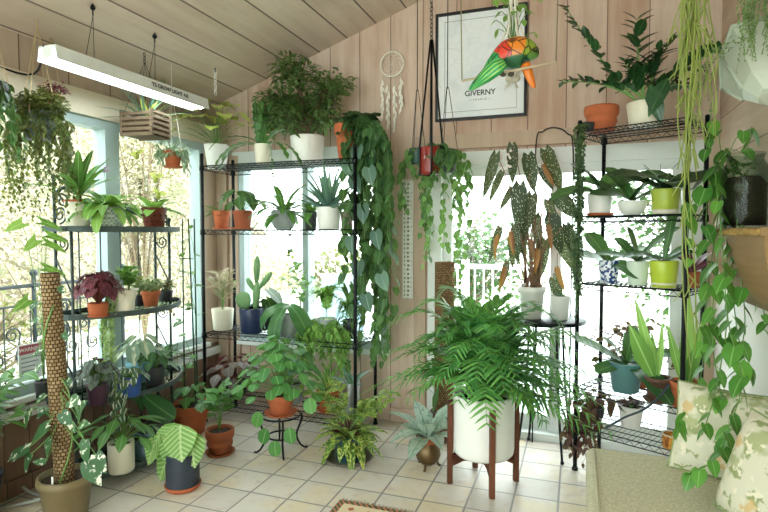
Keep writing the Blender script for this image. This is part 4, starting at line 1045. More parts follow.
m3 = MB(); m3.tube(bez((0, 0, z), (-2 * s, 0, z + 50 * s), (2 * s, 0, z + 88 * s), 8), .003, .0015, 4); P = bez((0, 0, z), (-2 * s, 0, z + 50 * s), (2 * s, 0, z + 88 * s), 8)
along(ml, P, 10, 11 * s, 6 * s, 'ovate', .45, 10); fin(t, None, ml, L_orch); m3.build('stem', PALE, t)
t, s, z = small('dark round veined leaf plant beside the navy pot on third shelf', 266, 3.58, Zl, 8, 16, DARK, 'straight'); ms, ml = MB(), MB(); petiolate(ms, ml, (0, 0, z), 7, 24 * s, 10 * s, 24 * s, 20 * s, 'heart', 60); fin(t, ms, ml, L_dark)
t, s, z = small('leafy twiggy plant behind the drooping orchid, third shelf', 300, 3.62, Zl, 8, 18, GY, 'straight'); ms, ml = MB(), MB(); stemmy(ms, ml, (0, 0, z), 7, 62 * s, 26 * s, 8 * s, 5 * s, 'ovate', 8, .1, .0018); fin(t, ms, ml, L_mid)
t, s, z = small('feathery trailing fern in grey pot, right half of third shelf', 326, 3.42, Zl, 11, 20, GY, 'straight', name='potted_fern'); ms, ml = MB(), MB()
for k in range(34): 
    a = R.uniform(0, 6.28); r = R.uniform(12, 27) * s; vine(ms, ml, (0, 0, z), R.uniform(.1, .34), 24, 7 * s, 3 * s, 'lance', (cos(a) * r * 1.1, sin(a) * r * .7 - .03), .02, .0012, 0, .4, .3, True)
for k in range(22):
    a = R.uniform(0, 6.28); P = bez((0, 0, z), (0, 0, z + 40 * s), (cos(a) * 22 * s, sin(a) * 12 * s, z + R.uniform(14, 46) * s), 8); frond(ms, ml, P, 14, 7 * s, 2.2 * s, 'lance', .0012)
fin(t, ms, ml, L_bri)
t, s, z = small('small fern trailing at the right end of third shelf', 350, 3.5, Zl, 8, 18, DARK, 'straight', name='potted_fern'); ms, ml = MB(), MB()
for k in range(16):
    a = R.uniform(0, 6.28); P = bez((0, 0, z), (cos(a) * 5 * s, sin(a) * 5 * s, z + 34 * s), (cos(a) * 16 * s, sin(a) * 12 * s, z + R.uniform(-18, 30) * s), 8); frond(ms, ml, P, 14, 7 * s, 2.4 * s, 'lance', .0012)
fin(t, ms, ml, L_mid)

# ------------------------------------------------ wide rack, bottom shelf
t, s, z = small('grey burgundy leaved plant at the left of the bottom shelf', 234, 3.5, Zb, 13, 18, DARK, 'bowl'); ms, ml = MB(), MB(); petiolate(ms, ml, (0, 0, z), 26, 26 * s, 28 * s, 14 * s, 11 * s, 'ovate', 35); fin(t, ms, ml, leafmat('grey wine leaf', '4b3a3a', '6f6a5c', mid='8a7f74', back='6a3038'), plain('reddish stems', '7a4038', .6))
t, s, z = small('blue green rosette plant at the middle of the bottom shelf', 291, 3.55, Zb, 13, 20, GY, 'straight'); ml, ms = MB(), MB(); P = bez((0, 0, z), (0, 0, z + .05), (0, -.02, z + .1), 4); ms.tube(P, .01, .008, 6); rosette(ml, (0, -.02, z + .1), 18, 30 * s, 10 * s, 'lance', 70, -5, .5, .2); fin(t, ms, ml, L_blue)
t, s, z = small('terracotta pot of grassy cream edged leaves on the bottom shelf', 328, 3.46, Zb, 12, 22, TC, sauc=1.05); ml = MB(); rosette(ml, (0, 0, z), 44, 34 * s, 4 * s, 'blade', 85, 25, .8, .3); fin(t, None, ml, L_stripe)
t, s, z = small('shiny metal can with broad leaves, right end of bottom shelf', 351, 3.42, Zb, 9, 34, SILV, 'cylinder'); ml = MB(); rosette(ml, (0, 0, z), 8, 30 * s, 9 * s, 'lance', 75, 20, .7, .2); fin(t, None, ml, L_blue)

# ------------------------------------------------ floor plants, left and centre
def fl(px, py): return az(px, py, 0.0)
t, s, z = small('round coin leaved plant in terracotta on the low iron stand', 0, 0, 0, 14, 20, TC, sauc=1.2, group=GF, name='potted_coin_plant', P=(-1.79, 3.02, .242)); ms, ml = MB(), MB()
petiolate(ms, ml, (0, 0, z), 100, 58 * s, 42 * s, 12.5 * s, 12 * s, 'round', 40, .0016, .25, 0, 360, .1, .08, .05)
for (px, py) in ((279, 447), (262, 420), (296, 432), (240, 395), (318, 400), (270, 436)): leaf(ml, ((px - 277) * s, -16 * s, (425 - py) * s), (R.uniform(-.3, .3), -.3, -1), (0, -1, .35), 15 * s, 14 * s, 'round', .2)
fin(t, ms, ml, L_pilea)
t, s, z = small('terracotta pot with two thin stems of glossy leaves, before the trellis pot', 0, 0, 0, 14, 24, TCd, 'ringed', sauc=1.05, group=GF, P=fl(220, 453)); ms, ml = MB(), MB(); stemmy(ms, ml, (0, 0, z), 5, 54 * s, 17 * s, 17 * s, 11 * s, 'ovate', 7, .1, .003, .35, 15); fin(t, ms, ml, L_mid)
t, s, z = small('terracotta pot holding tall green stakes wound with vines', 0, 0, 0, 19, 30, TC, group=GF, name='trellised_vine', P=fl(191, 432))
m = MB()
for dx, dy, tx in ((-9, 2, -4), (9, -2, -8), (3, 7, 0)): m.tube([(dx * s, dy * s, z - .05), (dx * s * .7 + tx * s * .5, dy * s, z + 190 * s)], .0055, n=6)
for zz in (50, 100, 150): m.tube([((9 * cos(a) - 3) * s * .8, 6 * sin(a) * s, z + zz * s) for a in [k * pi / 6 for k in range(13)]], .002, n=4)
m.build('stake', leafmat('dark green stakes', '2c4a37', '38553f', trans=0), t); ms, ml = MB(), MB()
for q in range(3):
    P = [((10 * cos(a * .5 + q * 2) - 4) * s, 8 * sin(a * .5 + q * 2) * s, z + a * 15 * s) for a in range(13)]; ms.tube(P, .002, n=4); along(ml, P, 12, 13 * s, 8 * s, 'ovate', .02, -10, False, .4, .1, .2)
petiolate(ms, ml, (0, 0, z), 16, 26 * s, 22 * s, 15 * s, 9 * s, 'ovate', 30); fin(t, ms, ml, L_mid)
t, s, z = small('striped wide leaf plant in dark blue grey pot on the tiles', 0, 0, 0, 16.5, 36, plain('dark blue grey ceramic', '343b47', .4, 0, .3, 30, .2), 'cylinder', group=GF, name='potted_calathea', P=fl(183, 487))
S = MB(); S.lathe([(0, -.002), (16 * s, -.002), (18 * s, 4 * s), (17 * s, 4.4 * s), (16.6 * s, 2 * s)], (0, 0, .002)); S.build('saucer', TC, t); ms, ml = MB(), MB()
for (px, py, L, W, tl, sd) in ((172, 441, 30, 30, .9, -1), (166, 464, 30, 26, 1.1, -1), (190, 437, 28, 24, .7, 1), (198, 446, 28, 20, 1.2, 1), (154, 450, 26, 18, 1.2, -1), (180, 448, 24, 22, 1.2, 0), (164, 438, 22, 18, .5, -1)):
    e = ((px - 183) * s, R.uniform(-.08, -.02), (490 - py) * s); ms.tube(bez((0, 0, z), (0, 0, e[2]), e, 6), .0025, n=4)
    d = norm((sd * .5 + R.uniform(-.1, .1), -.6, -tl)); leaf(ml, sub(e, mul(d, L * s * .6)), d, norm((sd * .2, -1, .75)), L * s * 1.3, W * s * 1.45, 'ovate', .5, .08, None, .05)
fin(t, ms, ml, L_cal)
t, s, z = small('yellow patterned leaf plant in teal pot on a wide dish', 0, 0, 0, 18, 27, plain('deep teal glaze', '27474b', .3, 0, .25), 'banded', group=GF, sauc=None, name='potted_croton', P=fl(349, 459)); ms, ml = MB(), MB()
S = MB(); S.lathe([(0, -.004), (20 * s, -.004), (25 * s, 2.5 * s), (24 * s, 2.6 * s), (19 * s, 0), (17 * s, -.0005), (0, -.0005)], (0, 0, .006)); S.build('saucer', plain('grey brown dish', '7d7468', .5, 0, .2), t)
rosette(ml, (0, 0, z), 48, 46 * s, 11 * s, 'lance', 70, -15, 1.3, .2, None, None, .35)
for (px, py) in ((300, 395), (392, 400), (312, 405), (384, 408), (395, 392), (330, 390), (372, 400)): 
    e = ((px - 349) * s, R.uniform(-.05, .05), (463 - py) * s); P = bez((0, 0, z), (e[0] * .3, 0, e[2] * 1.0), e, 6); along(ml, P, 9, 14 * s, 7 * s, 'ovate', .3, 10, True)
    ms.tube(P, .0025, n=4)
m2 = MB(); rosette(m2, (0, 0, z + .02), 14, 20 * s, 7 * s, 'lance', 75, 20, .9, .2); fin(t, ms, ml, L_fish); m2.build('centre_leaves', L_burg, t)

# bronze cauldron with silver plant
M_bz = plain('aged bronze', '6f5a3e', .4, .8, .3, 18)
t, s = P0('potted_silver_plant', 'silver leaved plant in a round bronze pot with feet', 'potted plant', fl(428, 467), GF)
m = MB(); m.lathe([(0, 3 * s), (6 * s, 3.5 * s), (11 * s, 8 * s), (13 * s, 14 * s), (12 * s, 20 * s), (9 * s, 25 * s), (10 * s, 27 * s), (9 * s, 27 * s), (8 * s, 24 * s), (0, 22 * s)]); o = m.build('cauldron', M_bz, t)
for k in range(3):
    a = k * 2.094 + .5; m = MB(); m.tube([(9 * s * cos(a), 9 * s * sin(a), 6 * s), (11 * s * cos(a), 11 * s * sin(a), 2 * s), (13 * s * cos(a), 13 * s * sin(a), .8 * s)], 1.3 * s, 1.3 * s, 6); m.build('foot', M_bz, o)
m = MB(); m.lathe([(8 * s, 24 * s), (10.5 * s, 27.5 * s), (12 * s, 29 * s), (12.3 * s, 34 * s), (11 * s, 34 * s), (10 * s, 29 * s), (0, 28.5 * s)]); m.build('pot', TC, t); D = MB(); D.disc((0, 0, 31 * s), 10.5 * s); D.build('soil', plain('potting soil', '3b2c22', .95), t)
ml = MB(); rosette(ml, (0, 0, 32 * s), 18, 54 * s, 18 * s, 'lance', 80, 5, 1.2, .2, None, None, .3); fin(t, None, ml, L_sil)

# moss pole pot behind the palm
def coir(name):
    if name in MATS: return MATS[name]
    T = NT(name); o = T.obj(); s_ = T.sep(o); a = T.math('ARCTAN2', s_[1], s_[0])
    v = T.comb(T.math('MULTIPLY', a, 4.5), T.math('MULTIPLY', s_[2], 85), 0)
    b = T.new('ShaderNodeTexBrick'); T.put(b.inputs['Vector'], v); b.inputs['Scale'].default_value = 1; b.inputs['Brick Width'].default_value = 1; b.inputs['Row Height'].default_value = 1; b.inputs['Mortar Size'].default_value = .14; b.inputs['Mortar Smooth'].default_value = .5; b.offset = .5
    b.inputs['Color1'].default_value = lin('a98a62'); b.inputs['Color2'].default_value = lin('7d6244'); b.inputs['Mortar'].default_value = lin('3a2a1e')
    n = T.noise(o, 60, 3); col = T.mix(T.math('MULTIPLY', n, .5), b.outputs['Color'], lin('6a5138'))
    h = T.math('SUBTRACT', T.math('MULTIPLY', n, .4), b.outputs['Fac'])
    MATS[name] = T.fin(T.bsdf(col, .95, 0, T.bump(h, .8, .01), .1).outputs[0]); return MATS[name]
M_coir = coir('woven coir')
p = fl(444, 440); t, s = P0('mossed_pole_plant', 'dark rusty pot with a tall coir pole behind the palm', 'potted plant', p, GF)
z = pot(t, 'round', 15 * s, 30 * s, plain('rusty brown glaze', '5d3a2c', .4, 0, .3), z=0); m = MB(); H = ay(443, 262, p[1])[2]
m.lathe([(0, z - .05), (10 * s, z - .05), (10 * s, H), (0, H)], n=18); m.build('coir_pole', M_coir, t); ms, ml = MB(), MB()
P = [(12 * s * cos(a * .7), 12 * s * sin(a * .7), z + a * (H - z) / 11) for a in range(12)]; ms.tube(P, .003, n=4); along(ml, P, 13, 14 * s, 10 * s, 'heart', .02, -10, False, .4, .1, .5); petiolate(ms, ml, (0, 0, z), 12, 50 * s, 24 * s, 24 * s, 8 * s, 'lance', 35); fin(t, ms, ml, L_dark)

# ------------------------------------------------ palm in the mid-century stand
PC = (-.485, 3.02); t = thing('plant_stand', 'dark wooden four legged stand holding the large white palm pot', 'plant stand', (PC[0], PC[1], 0))
M_wal = boards('walnut stand wood', 0, 3, 2, '4f2d20', '7a4a33', '3a2018', .0); rp = .172; a0 = -1.16
for k in range(4):
    a = a0 + k * pi / 2; c, s_ = cos(a), sin(a); u = (-s_, c); m = MB(); r0, r1 = rp + .004, rp + .032; w = .014; q = []
    for zz in (0, .47):
        for (r, ww) in ((r0, -w), (r1, -w), (r1, w), (r0, w)): q.append((c * r + u[0] * ww, s_ * r + u[1] * ww, zz))
    m.hexa(q); m.build('leg', M_wal, t, False)
for k in range(2):
    a = a0 + k * pi / 2; c, s_ = cos(a), sin(a); u = (-s_, c); m = MB(); r = rp + .006; w = .012
    m.hexa([(c * x + u[0] * ww, s_ * x + u[1] * ww, .128 + zz) for zz in (0, .04) for (x, ww) in ((-r, -w), (r, -w), (r, w), (-r, w))])
    for sg in (-1, 1): m.hexa([(c * sg * x + u[0] * ww, s_ * sg * x + u[1] * ww, .1 if zz == 0 and x > .15 else (.13 if zz == 0 else .168)) for zz in (0, 1) for (x, ww) in ((.11, -w), (r, -w), (r, w), (.11, w))])
    m.build('crossbar', M_wal, t, False)
t = thing('potted_palm', 'large feathery palm in a white cylinder pot on wooden stand', 'potted plant', (PC[0], PC[1], .169), 0, GF); s = mp((PC[0], PC[1], .5))
z = pot(t, 'cylinder', rp, .34, WH); ms, ml = MB(), MB()
for i in range(62):
    a = i * 2.39996; f = (i + .5) / 62; r = .18 + .46 * f * R.uniform(.85, 1.15); zz = z + .5 - .52 * f ** 1.2 + R.uniform(-.05, .05)
    if sin(a) < -.35 and abs(cos(a)) < .75: zz = max(zz, z + .03); r *= .75
    if sin(a) > .3: r *= .85
    e = (cos(a) * r * 1.1, sin(a) * r * .75, zz - .03); mm = (cos(a) * r * .35, sin(a) * r * .3, zz + .12 + .16 * f); P = bez((cos(a) * .06, sin(a) * .06, z), mm, e, 12)
    frond(ms, ml, P, 14, .15, .023, 'blade', .0035)
for (px, py, hh) in ((386, 354, .12), (392, 322, .22), (400, 375, .1), (560, 322, .2), (596, 378, .1), (590, 432, .1), (420, 345, .2), (436, 300, .3), (412, 312, .3), (575, 352, .2), (598, 345, .15), (570, 425, .1), (545, 420, .1), (583, 400, .15), (462, 300, -.2), (505, 300, -.2), (540, 308, -.1), (555, 395, .15)):
    e = sub(ay(px, py, PC[1] - .08 + R.uniform(-.1, .1)), (PC[0], PC[1], .169)); P = bez((0, 0, z), (e[0] * .4, e[1] * .4, max(e[2], z) + .16 + hh * .4), e, 12); frond(ms, ml, P, 16, .155, .023, 'blade', .0035)
fin(t, ms, ml, L_palm)

# ------------------------------------------------ plants on the black table
TP = .871
p = F(532, 3.52, TP); t, s = P0('spotted_begonia', 'tall spotted leaf begonia in white pot on the black table', 'potted plant', p, 'plants on the black table')
z = pot(t, 'rimmed', 13.5 * s, 32 * s, WH); ms, ml = MB(), MB(); B0 = (532, ay(532, 300, 3.52)[2])
zz0 = TP
def bl(px, py, dy=0.0): q = ay(px, py, 3.52 + dy); return sub(q, p)
for (px, py, L, W, dx) in ((512, 145, 40, 13, .05), (496, 154, 46, 12, -.25), (528, 155, 38, 17, .2), (545, 150, 46, 17, .45), (520, 185, 52, 18, -.05), (532, 195, 46, 16, -.2), (556, 193, 34, 19, .8), (541, 168, 26, 9, .5), (502, 172, 34, 9, -.45), (512, 188, 26, 8, -.5), (552, 215, 40, 18, .2), (536, 215, 40, 12, .1), (560, 235, 42, 17, .4), (500, 228, 38, 9, -.3), (507, 262, 30, 8, -.2), (545, 240, 44, 14, -.1), (515, 225, 40, 11, .1), (553, 278, 26, 13, .35), (540, 258, 36, 11, -.2), (525, 215, 34, 12, .0), (566, 225, 36, 13, .35), (510, 240, 30, 9, .2), (520, 235, 30, 8, .3), (548, 200, 30, 12, .3)):
    e = bl(px, py, R.uniform(-.1, .1)); b = (R.uniform(-8, 8) * s, R.uniform(-6, 6) * s, z); ms.tube(bez(b, ((b[0] + e[0]) * .4, 0, z + (e[2] - z) * .75), e, 8), .0045, .002, 5)
    leaf(ml, e, norm((dx, R.uniform(-.35, .0), -1)), norm((R.uniform(-.5, .5), -1, .25)), L * s, W * s * .88, 'wing', .5, .3, None, .35)
m4 = MB()
for (px, py, dx) in ((544, 165, .4), (498, 236, -.2), (511, 232, .1), (505, 268, -.2), (531, 240, .2), (538, 250, -.1), (557, 268, .3), (549, 226, .1)):
    e = bl(px, py, -.1); leaf(m4, e, norm((dx, -.2, -1)), norm((R.uniform(-.5, .5), -1, .25)), 24 * s, 5.5 * s, 'wing', .4, .5, None, .4); ms.tube([e, add(e, (0, .05, 14 * s))], .002, n=4)
fin(t, ms, ml, L_wing, plain('cane stem', '7d5a40', .6)); m4.build('withered_leaves', leafmat('rusty withered leaf', '6e3a28', '9c6238'), t); m2 = MB()
for k in range(26): q = bl(R.uniform(499, 511), R.uniform(150, 170), -.05); m2.ball(q, 1.4 * s, 5, 4)
m2.tube(bez(bl(515, 205), bl(508, 190), bl(504, 165, -.05), 5), .0015, n=3); m2.build('flower_cluster', plain('pale blossom', 'efe6e0', .7), t)
p = F(561, 3.52, TP); t, s = P0('potted_succulent', 'small white pot right of the spotted begonia on the table', 'potted plant', p, 'plants on the black table'); z = pot(t, 'taper', 10 * s, 24 * s, WH); ml = MB(); rosette(ml, (0, 0, z), 16, 9 * s, 4 * s, 'ovate', 70, 10, .5); fin(t, None, ml, L_blue)
t = thing('wire_trellis', 'black wire arch standing behind the spotted begonia', 'trellis', (0, 0, 0)); m = MB(); A = ay(534, 300, 3.72); Bq = ay(571, 300, 3.72)
zt = ay(550, 128, 3.72)[2]; m.tube(spline([(A[0], 3.72, 0.0), (A[0], 3.72, 1.2), (A[0] + .0, 3.72, zt - .12), (A[0] + .045, 3.72, zt - .02), ((A[0] + Bq[0]) / 2, 3.72, zt), (Bq[0] - .04, 3.72, zt - .04), (Bq[0], 3.72, zt - .16), (Bq[0], 3.72, 1.2), (Bq[0], 3.72, 0.0)], 6), .005, n=6); m.build('wire', M_black, t)

# ------------------------------------------------ iron shelf stand
def es(px, x, k): return yp(px, x, ESH[k] + .001)
t, s, z = small('white square pot with a strappy dracaena, iron stand top left', 0, 0, 0, 12, 27, CR, 'straight', group=GE, P=es(79, -2.6, 0), name='potted_dracaena'); D = MB(); D.lathe([(10 * s, 26.8 * s), (12.6 * s, 27.2 * s), (12.6 * s, 29 * s), (10 * s, 29 * s)]); D.build('rim', TC, t); ms, ml = MB(), MB(); ms.tube([(0, 0, z), (2 * s, 0, z + 14 * s)], 3 * s, 2.6 * s, 7); rosette(ml, (2 * s, 0, z + 10 * s), 15, 52 * s, 8 * s, 'strap', 86, 25, .55, .3); leaf(ml, (0, 0, z + 4 * s), (.9, -.4, .35), (-.2, 0, 1), 36 * s, 8 * s, 'strap', .9); fin(t, ms, ml, L_mid)
T = NT('patterned glaze'); o = T.obj(); w_ = T.new('ShaderNodeTexChecker'); T.put(w_.inputs[0], T.mapping(o, (60, 60, 75))); w_.inputs[1].default_value = lin('a9b5ac'); w_.inputs[2].default_value = lin('74857e'); w_.inputs[3].default_value = 1
M_pat = T.fin(T.bsdf(w_.outputs[0], .35).outputs[0])
t, s, z = small('grey green patterned bowl pot with lush strap leaves, iron stand top', 0, 0, 0, 16, 22, M_pat, 'round', group=GE, P=es(108, -2.5, 0), name='potted_strap_plant'); ml, ms = MB(), MB(); rosette(ml, (0, 0, z), 34, 42 * s, 10 * s, 'strap', 72, 10, 1.7, .2); leaf(ml, (0, 0, z + .03), (.3, -1, .4), (0, .2, 1), 40 * s, 16 * s, 'strap', 1.7)
ms.tube(bez((0, 0, z), (-1 * s, 0, z + 30 * s), (-3 * s, 0, z + 40 * s), 6), .002, n=4); m2 = MB()
for k in range(14): leaf(m2, (R.uniform(-7, 3) * s, R.uniform(-3, 3) * s, z + R.uniform(37, 44) * s), pol(R.uniform(0, 6.28), R.uniform(-.5, .8)), UP, 5 * s, 3 * s, 'ovate')
fin(t, ms, ml, L_bri); m2.build('flower', leafmat('lilac petal', 'b48cc4', 'd3b3dc'), t)
M_rust = plain('rust red ceramic', '7d3f30', .45, 0, .2)
t, s, z = small('rust red pierced pot with a green slipper orchid, stand top right', 0, 0, 0, 12, 21, M_rust, 'taper', sauc=1.2, group=GE, P=es(155, -2.56, 0), name='potted_orchid')
m = MB()
for q in range(2):
    for k in range(12): a = k * pi / 6 + q * .26; r = (.85 + q * .07) * 12.3 * s; m.ball((r * cos(a), r * sin(a), (8 + q * 6) * s), 1.1 * s, 5, 4, (.5, .5, 1))
m.build('hole_shade_dots', plain('painted hole shade', '1c100c', .9), t); ml, ms, m2 = MB(), MB(), MB(); rosette(ml, (0, 0, z), 12, 34 * s, 9 * s, 'strap', 55, 5, 1.0, .2)  # near-black beads on the pot stand in for shade inside its piercings
for (px, py) in ((140, 156), (163, 180), (166, 196)):
    e = ((px - 155) * s, -.03, (232 - py) * s); ms.tube(bez((0, 0, z), (e[0] * .8, 0, e[2] * .7), e, 7), .002, n=4); m2 = MB(); m2.ball(add(e, (0, -.01, -3 * s)), 3 * s, 7, 5, (.8, .9, 1.2))
    for k in range(5): leaf(m2, e, pol(k * 1.257, R.uniform(-.2, .7)), (0, -1, .2), 8 * s, 5 * s, 'ovate', .6)
    m2.build('flower', L_lime, t)
fin(t, ms, ml, L_bri)
# second shelf
t, s, z = small('red leaved begonia in a shallow terracotta pot, iron stand second shelf', 0, 0, 0, 10, 13, TC, 'straight', sauc=1.1, group=GE, P=es(97, -2.48, 1), name='potted_begonia'); ms, ml = MB(), MB(); petiolate(ms, ml, (0, 0, z), 90, 34 * s, 21 * s, 9 * s, 8 * s, 'heart', 45); fin(t, ms, ml, L_burg, plain('reddish stems', '7a4038', .6))
t, s, z = small('white flared pot with bright leaves and a long green trail', 0, 0, 0, 13, 24, CR, 'flare', group=GE, P=es(124, -2.44, 1)); ms, ml = MB(), MB(); stemmy(ms, ml, (2 * s, .02, z), 13, 28 * s, 12 * s, 9 * s, 7 * s, 'ovate', 7, .1, .002); m2 = MB()
for k in range(16): vine(m2, m2, (R.uniform(-12, 2) * s, -8 * s, z), R.uniform(.25, .62), 44, 3.6 * s, 2.8 * s, 'tiny', (R.uniform(-5, 2) * s, -9 * s), .01, .001)
fin(t, ms, ml, L_bri); m2.build('trailing_strands', leafmat('light trailing strands', '8fae62', 'b4c98b'), t)
t, s, z = small('small terracotta pot topped with a mossy ball plant', 0, 0, 0, 9, 16, TC, group=GE, P=es(150, -2.52, 1)); ml, m2 = MB(), MB(); cloud(ml, (0, 0, z + 8 * s), (10 * s, 10 * s, 8 * s), 240, 5 * s, 3 * s); fin(t, None, ml, leafmat('grey green moss leaf', '7d9460', 'a9b98a'))
t, s, z = small('brownish trailing succulent at the right tip of the second shelf', 0, 0, 0, 7, 11, DARK, 'straight', group=GE, P=es(165, -2.6, 1)); ms, ml = MB(), MB(); stemmy(ms, ml, (0, 0, z), 12, 14 * s, 14 * s, 6 * s, 4 * s, 'ovate', 6, .3); vine(ms, ml, (0, 0, z), .14, 12, 6 * s, 4 * s, 'ovate', (.03, -.02)); fin(t, ms, ml, leafmat('bronze olive leaf', '6a6040', '94855c'))
t, s, z = small('small olive leaved plant between white pot and mossy pot', 0, 0, 0, 6, 11, DARK, 'straight', group=GE, P=es(138, -2.6, 1)); ms, ml = MB(), MB(); stemmy(ms, ml, (0, 0, z), 9, 20 * s, 9 * s, 7 * s, 5 * s, 'ovate', 6, .2); fin(t, ms, ml, L_olive)
# third shelf
t, s, z = small('dark leaved plant in a dark purple pot, iron stand third shelf', 0, 0, 0, 11, 20, PURP, 'taper', group=GE, P=es(95, -2.46, 2)); ms, ml = MB(), MB(); petiolate(ms, ml, (0, 0, z), 80, 29 * s, 18 * s, 8.5 * s, 7 * s, 'ovate', 45); fin(t, ms, ml, leafmat('grey green dark leaf', '3c4a3f', '77877a', mid='98a596', back='5a3038'))
t, s, z = small('cobalt blue pot with drooping white edged leaves on third shelf', 0, 0, 0, 12, 20, BLUE, 'straight', group=GE, P=es(127, -2.42, 2)); ms, ml = MB(), MB(); petiolate(ms, ml, (0, 0, z), 20, 12 * s, 17 * s, 12 * s, 6 * s, 'ovate', 60, .002, .7, 0, 360, .2)
for k in range(7): vine(ms, ml, (R.uniform(-3, 12) * s, -10 * s, z), R.uniform(.1, .28), 6, 11 * s, 6 * s, 'ovate', (R.uniform(-.02, .04), -.05))
fin(t, ms, ml, leafmat('white edged leaf', '3f5f4a', '5a7a60', pattern=('edge', 'dfe3d8', 1, .26)))
t, s, z = small('pale veined leaves over a sky blue bowl, third shelf back', 0, 0, 0, 15, 22, plain('sky blue glaze', '86bccb', .35, 0, .1), 'bowl', group=GE, P=es(139, -2.58, 2)); ms, ml = MB(), MB(); petiolate(ms, ml, (0, 0, z), 16, 28 * s, 19 * s, 22 * s, 14 * s, 'heart', 45); fin(t, ms, ml, leafmat('cream veined leaf', '7f9a84', 'a9bda8', pattern=('centre', 'dfe0c4', 3, .16)))
t, s, z = small('charcoal textured pot with dark leaves, right of the third shelf', 0, 0, 0, 10, 18, DARK, 'straight', group=GE, P=es(153, -2.45, 2)); ms, ml = MB(), MB(); petiolate(ms, ml, (0, 0, z), 14, 20 * s, 14 * s, 14 * s, 9 * s, 'ovate', 45)
P = bez((0, 0, z), (14 * s, 0, z + 30 * s), (30 * s, -.02, z + 18 * s), 8); ms.tube(P, .002, n=4); along(ml, P, 9, 13 * s, 8 * s, 'ovate', .3); fin(t, ms, ml, L_dark)
# bottom shelf
t, s, z = small('white cylinder pot with green leaves on the stand bottom shelf', 0, 0, 0, 12.5, 30, CR, 'cylinder', group=GE, P=es(117, -2.42, 3)); ms, ml = MB(), MB(); petiolate(ms, ml, (0, 0, z), 24, 33 * s, 32 * s, 24 * s, 11 * s, 'lance', 20, .0025); fin(t, ms, ml, L_mid)
t, s, z = small('broad dark paddle leaves from a black pot, stand bottom right', 0, 0, 0, 11, 16, DARK, 'straight', group=GE, P=es(152, -2.6, 3)); ml = MB()
for (px, py, px2, py2, W) in ((150, 410, 126, 395, 16), (150, 405, 180, 418, 22), (148, 420, 140, 388, 14)):
    a, b = ((px - 152) * s, -.08, (452 - py) * s), ((px2 - 152) * s, -.12, (452 - py2) * s); d = sub(b, a); leaf(ml, (0, 0, z), norm(add(a, (0, 0, 0))), (0, -1, .2), sqrt(dot(a, a)), 3 * s, 'strap', 0); leaf(ml, a, d, (0, -1, .4), sqrt(dot(d, d)) * 1.25, W * s, 'paddle', .5, .1)
fin(t, None, ml, L_orch)
p = es(142, -2.44, 3); s = mp(p); t = thing('watering_can', 'blue grey metal watering can on the stand bottom shelf', 'watering can', p); M_can = plain('blue grey enamel', '6f8792', .4, .3, .15)
m = MB(); m.lathe([(0, 0), (10 * s, 0), (11 * s, 2 * s), (10 * s, 13 * s), (6 * s, 18 * s), (6.5 * s, 20 * s), (5.5 * s, 20 * s), (5 * s, 17 * s)]); m.build('body', M_can, t)
m = MB(); m.tube(bez((8 * s, 0, 4 * s), (18 * s, 0, 6 * s), (23 * s, -.01, 21 * s), 8), 2.6 * s, 1.4 * s, 8); m.build('spout', M_can, t)
m = MB(); m.tube(spline([(-9 * s, 0, 6 * s), (-17 * s, 0, 12 * s), (-14 * s, 0, 21 * s), (-5 * s, 0, 20 * s)], 5), 1.2 * s, n=6); m.build('handle', M_can, t)

# ------------------------------------------------ coir pole plant, front left
p = az(67, 519, 0); t, s = P0('variegated_monstera', 'white splashed vine on a tall coir pole in an olive pot', 'potted plant', p, GF)
z = pot(t, 'rimmed', 26 * s, 47 * s, plain('olive brown glaze', '7a6b4a', .4, 0, .15, 12)); 
top = sub(ay(50, 273, p[1] - .05), p); b0 = (-1 * s, 0, z - .04); P = [lerp(b0, top, k / 8) for k in range(9)]
T = NT('coir matting'); uvn = T.sep(T.new('ShaderNodeUVMap', uv_map='UVMap').outputs[0]); v = T.comb(T.math('MULTIPLY', uvn[0], 14), T.math('MULTIPLY', uvn[1], 60), 0)
b = T.new('ShaderNodeTexBrick'); T.put(b.inputs['Vector'], v); b.inputs['Scale'].default_value = 1; b.inputs['Brick Width'].default_value = 1; b.inputs['Row Height'].default_value = 1; b.inputs['Mortar Size'].default_value = .15; b.inputs['Mortar Smooth'].default_value = .4; b.offset = .5
b.inputs['Color1'].default_value = lin('b89f78'); b.inputs['Color2'].default_value = lin('8d7552'); b.inputs['Mortar'].default_value = lin('35271b'); n_ = T.noise(T.obj(), 70, 3)
M_c2 = T.fin(T.bsdf(T.mix(T.math('MULTIPLY', n_, .5), b.outputs['Color'], lin('6e5438')), .95, 0, T.bump(T.math('SUBTRACT', T.math('MULTIPLY', n_, .4), b.outputs['Fac']), .8, .01), .1).outputs[0])
m = MB(); m.tube(P, 9.5 * s, 8.5 * s, 20); m.build('coir_pole', M_c2, t); ms, ml = MB(), MB()
for (px, py, dx, dz, L, W) in ((48, 425, -.6, -.5, 24, 14), (62, 413, .8, -.3, 22, 12), (28, 448, -.8, -.5, 26, 13), (50, 440, -.2, -1, 18, 10), (80, 425, .7, .3, 20, 10), (85, 442, .3, -1, 22, 11), (88, 462, .8, -.5, 28, 18), (30, 455, -.3, -1, 20, 12), (78, 415, .5, .6, 26, 16), (45, 462, -.8, .1, 14, 7), (96, 455, .8, -.5, 22, 13), (20, 450, -.7, -.5, 20, 10), (30, 410, -.3, -1, 22, 10), (70, 400, .8, .1, 20, 14)):
    e = sub(ay(px, py, p[1] - .1), p); q = lerp(b0, top, max(.05, (e[2] + .02) / top[2])); ms.tube(bez(q, (e[0] * .7, e[1] * .6, e[2] + .04), e, 6), .003, .002, 4); leaf(ml, e, norm((dx, -.35, dz)), norm((dx * .4, -1, .7)), L * s, W * s, 'heart', .5, .08, None, .1)
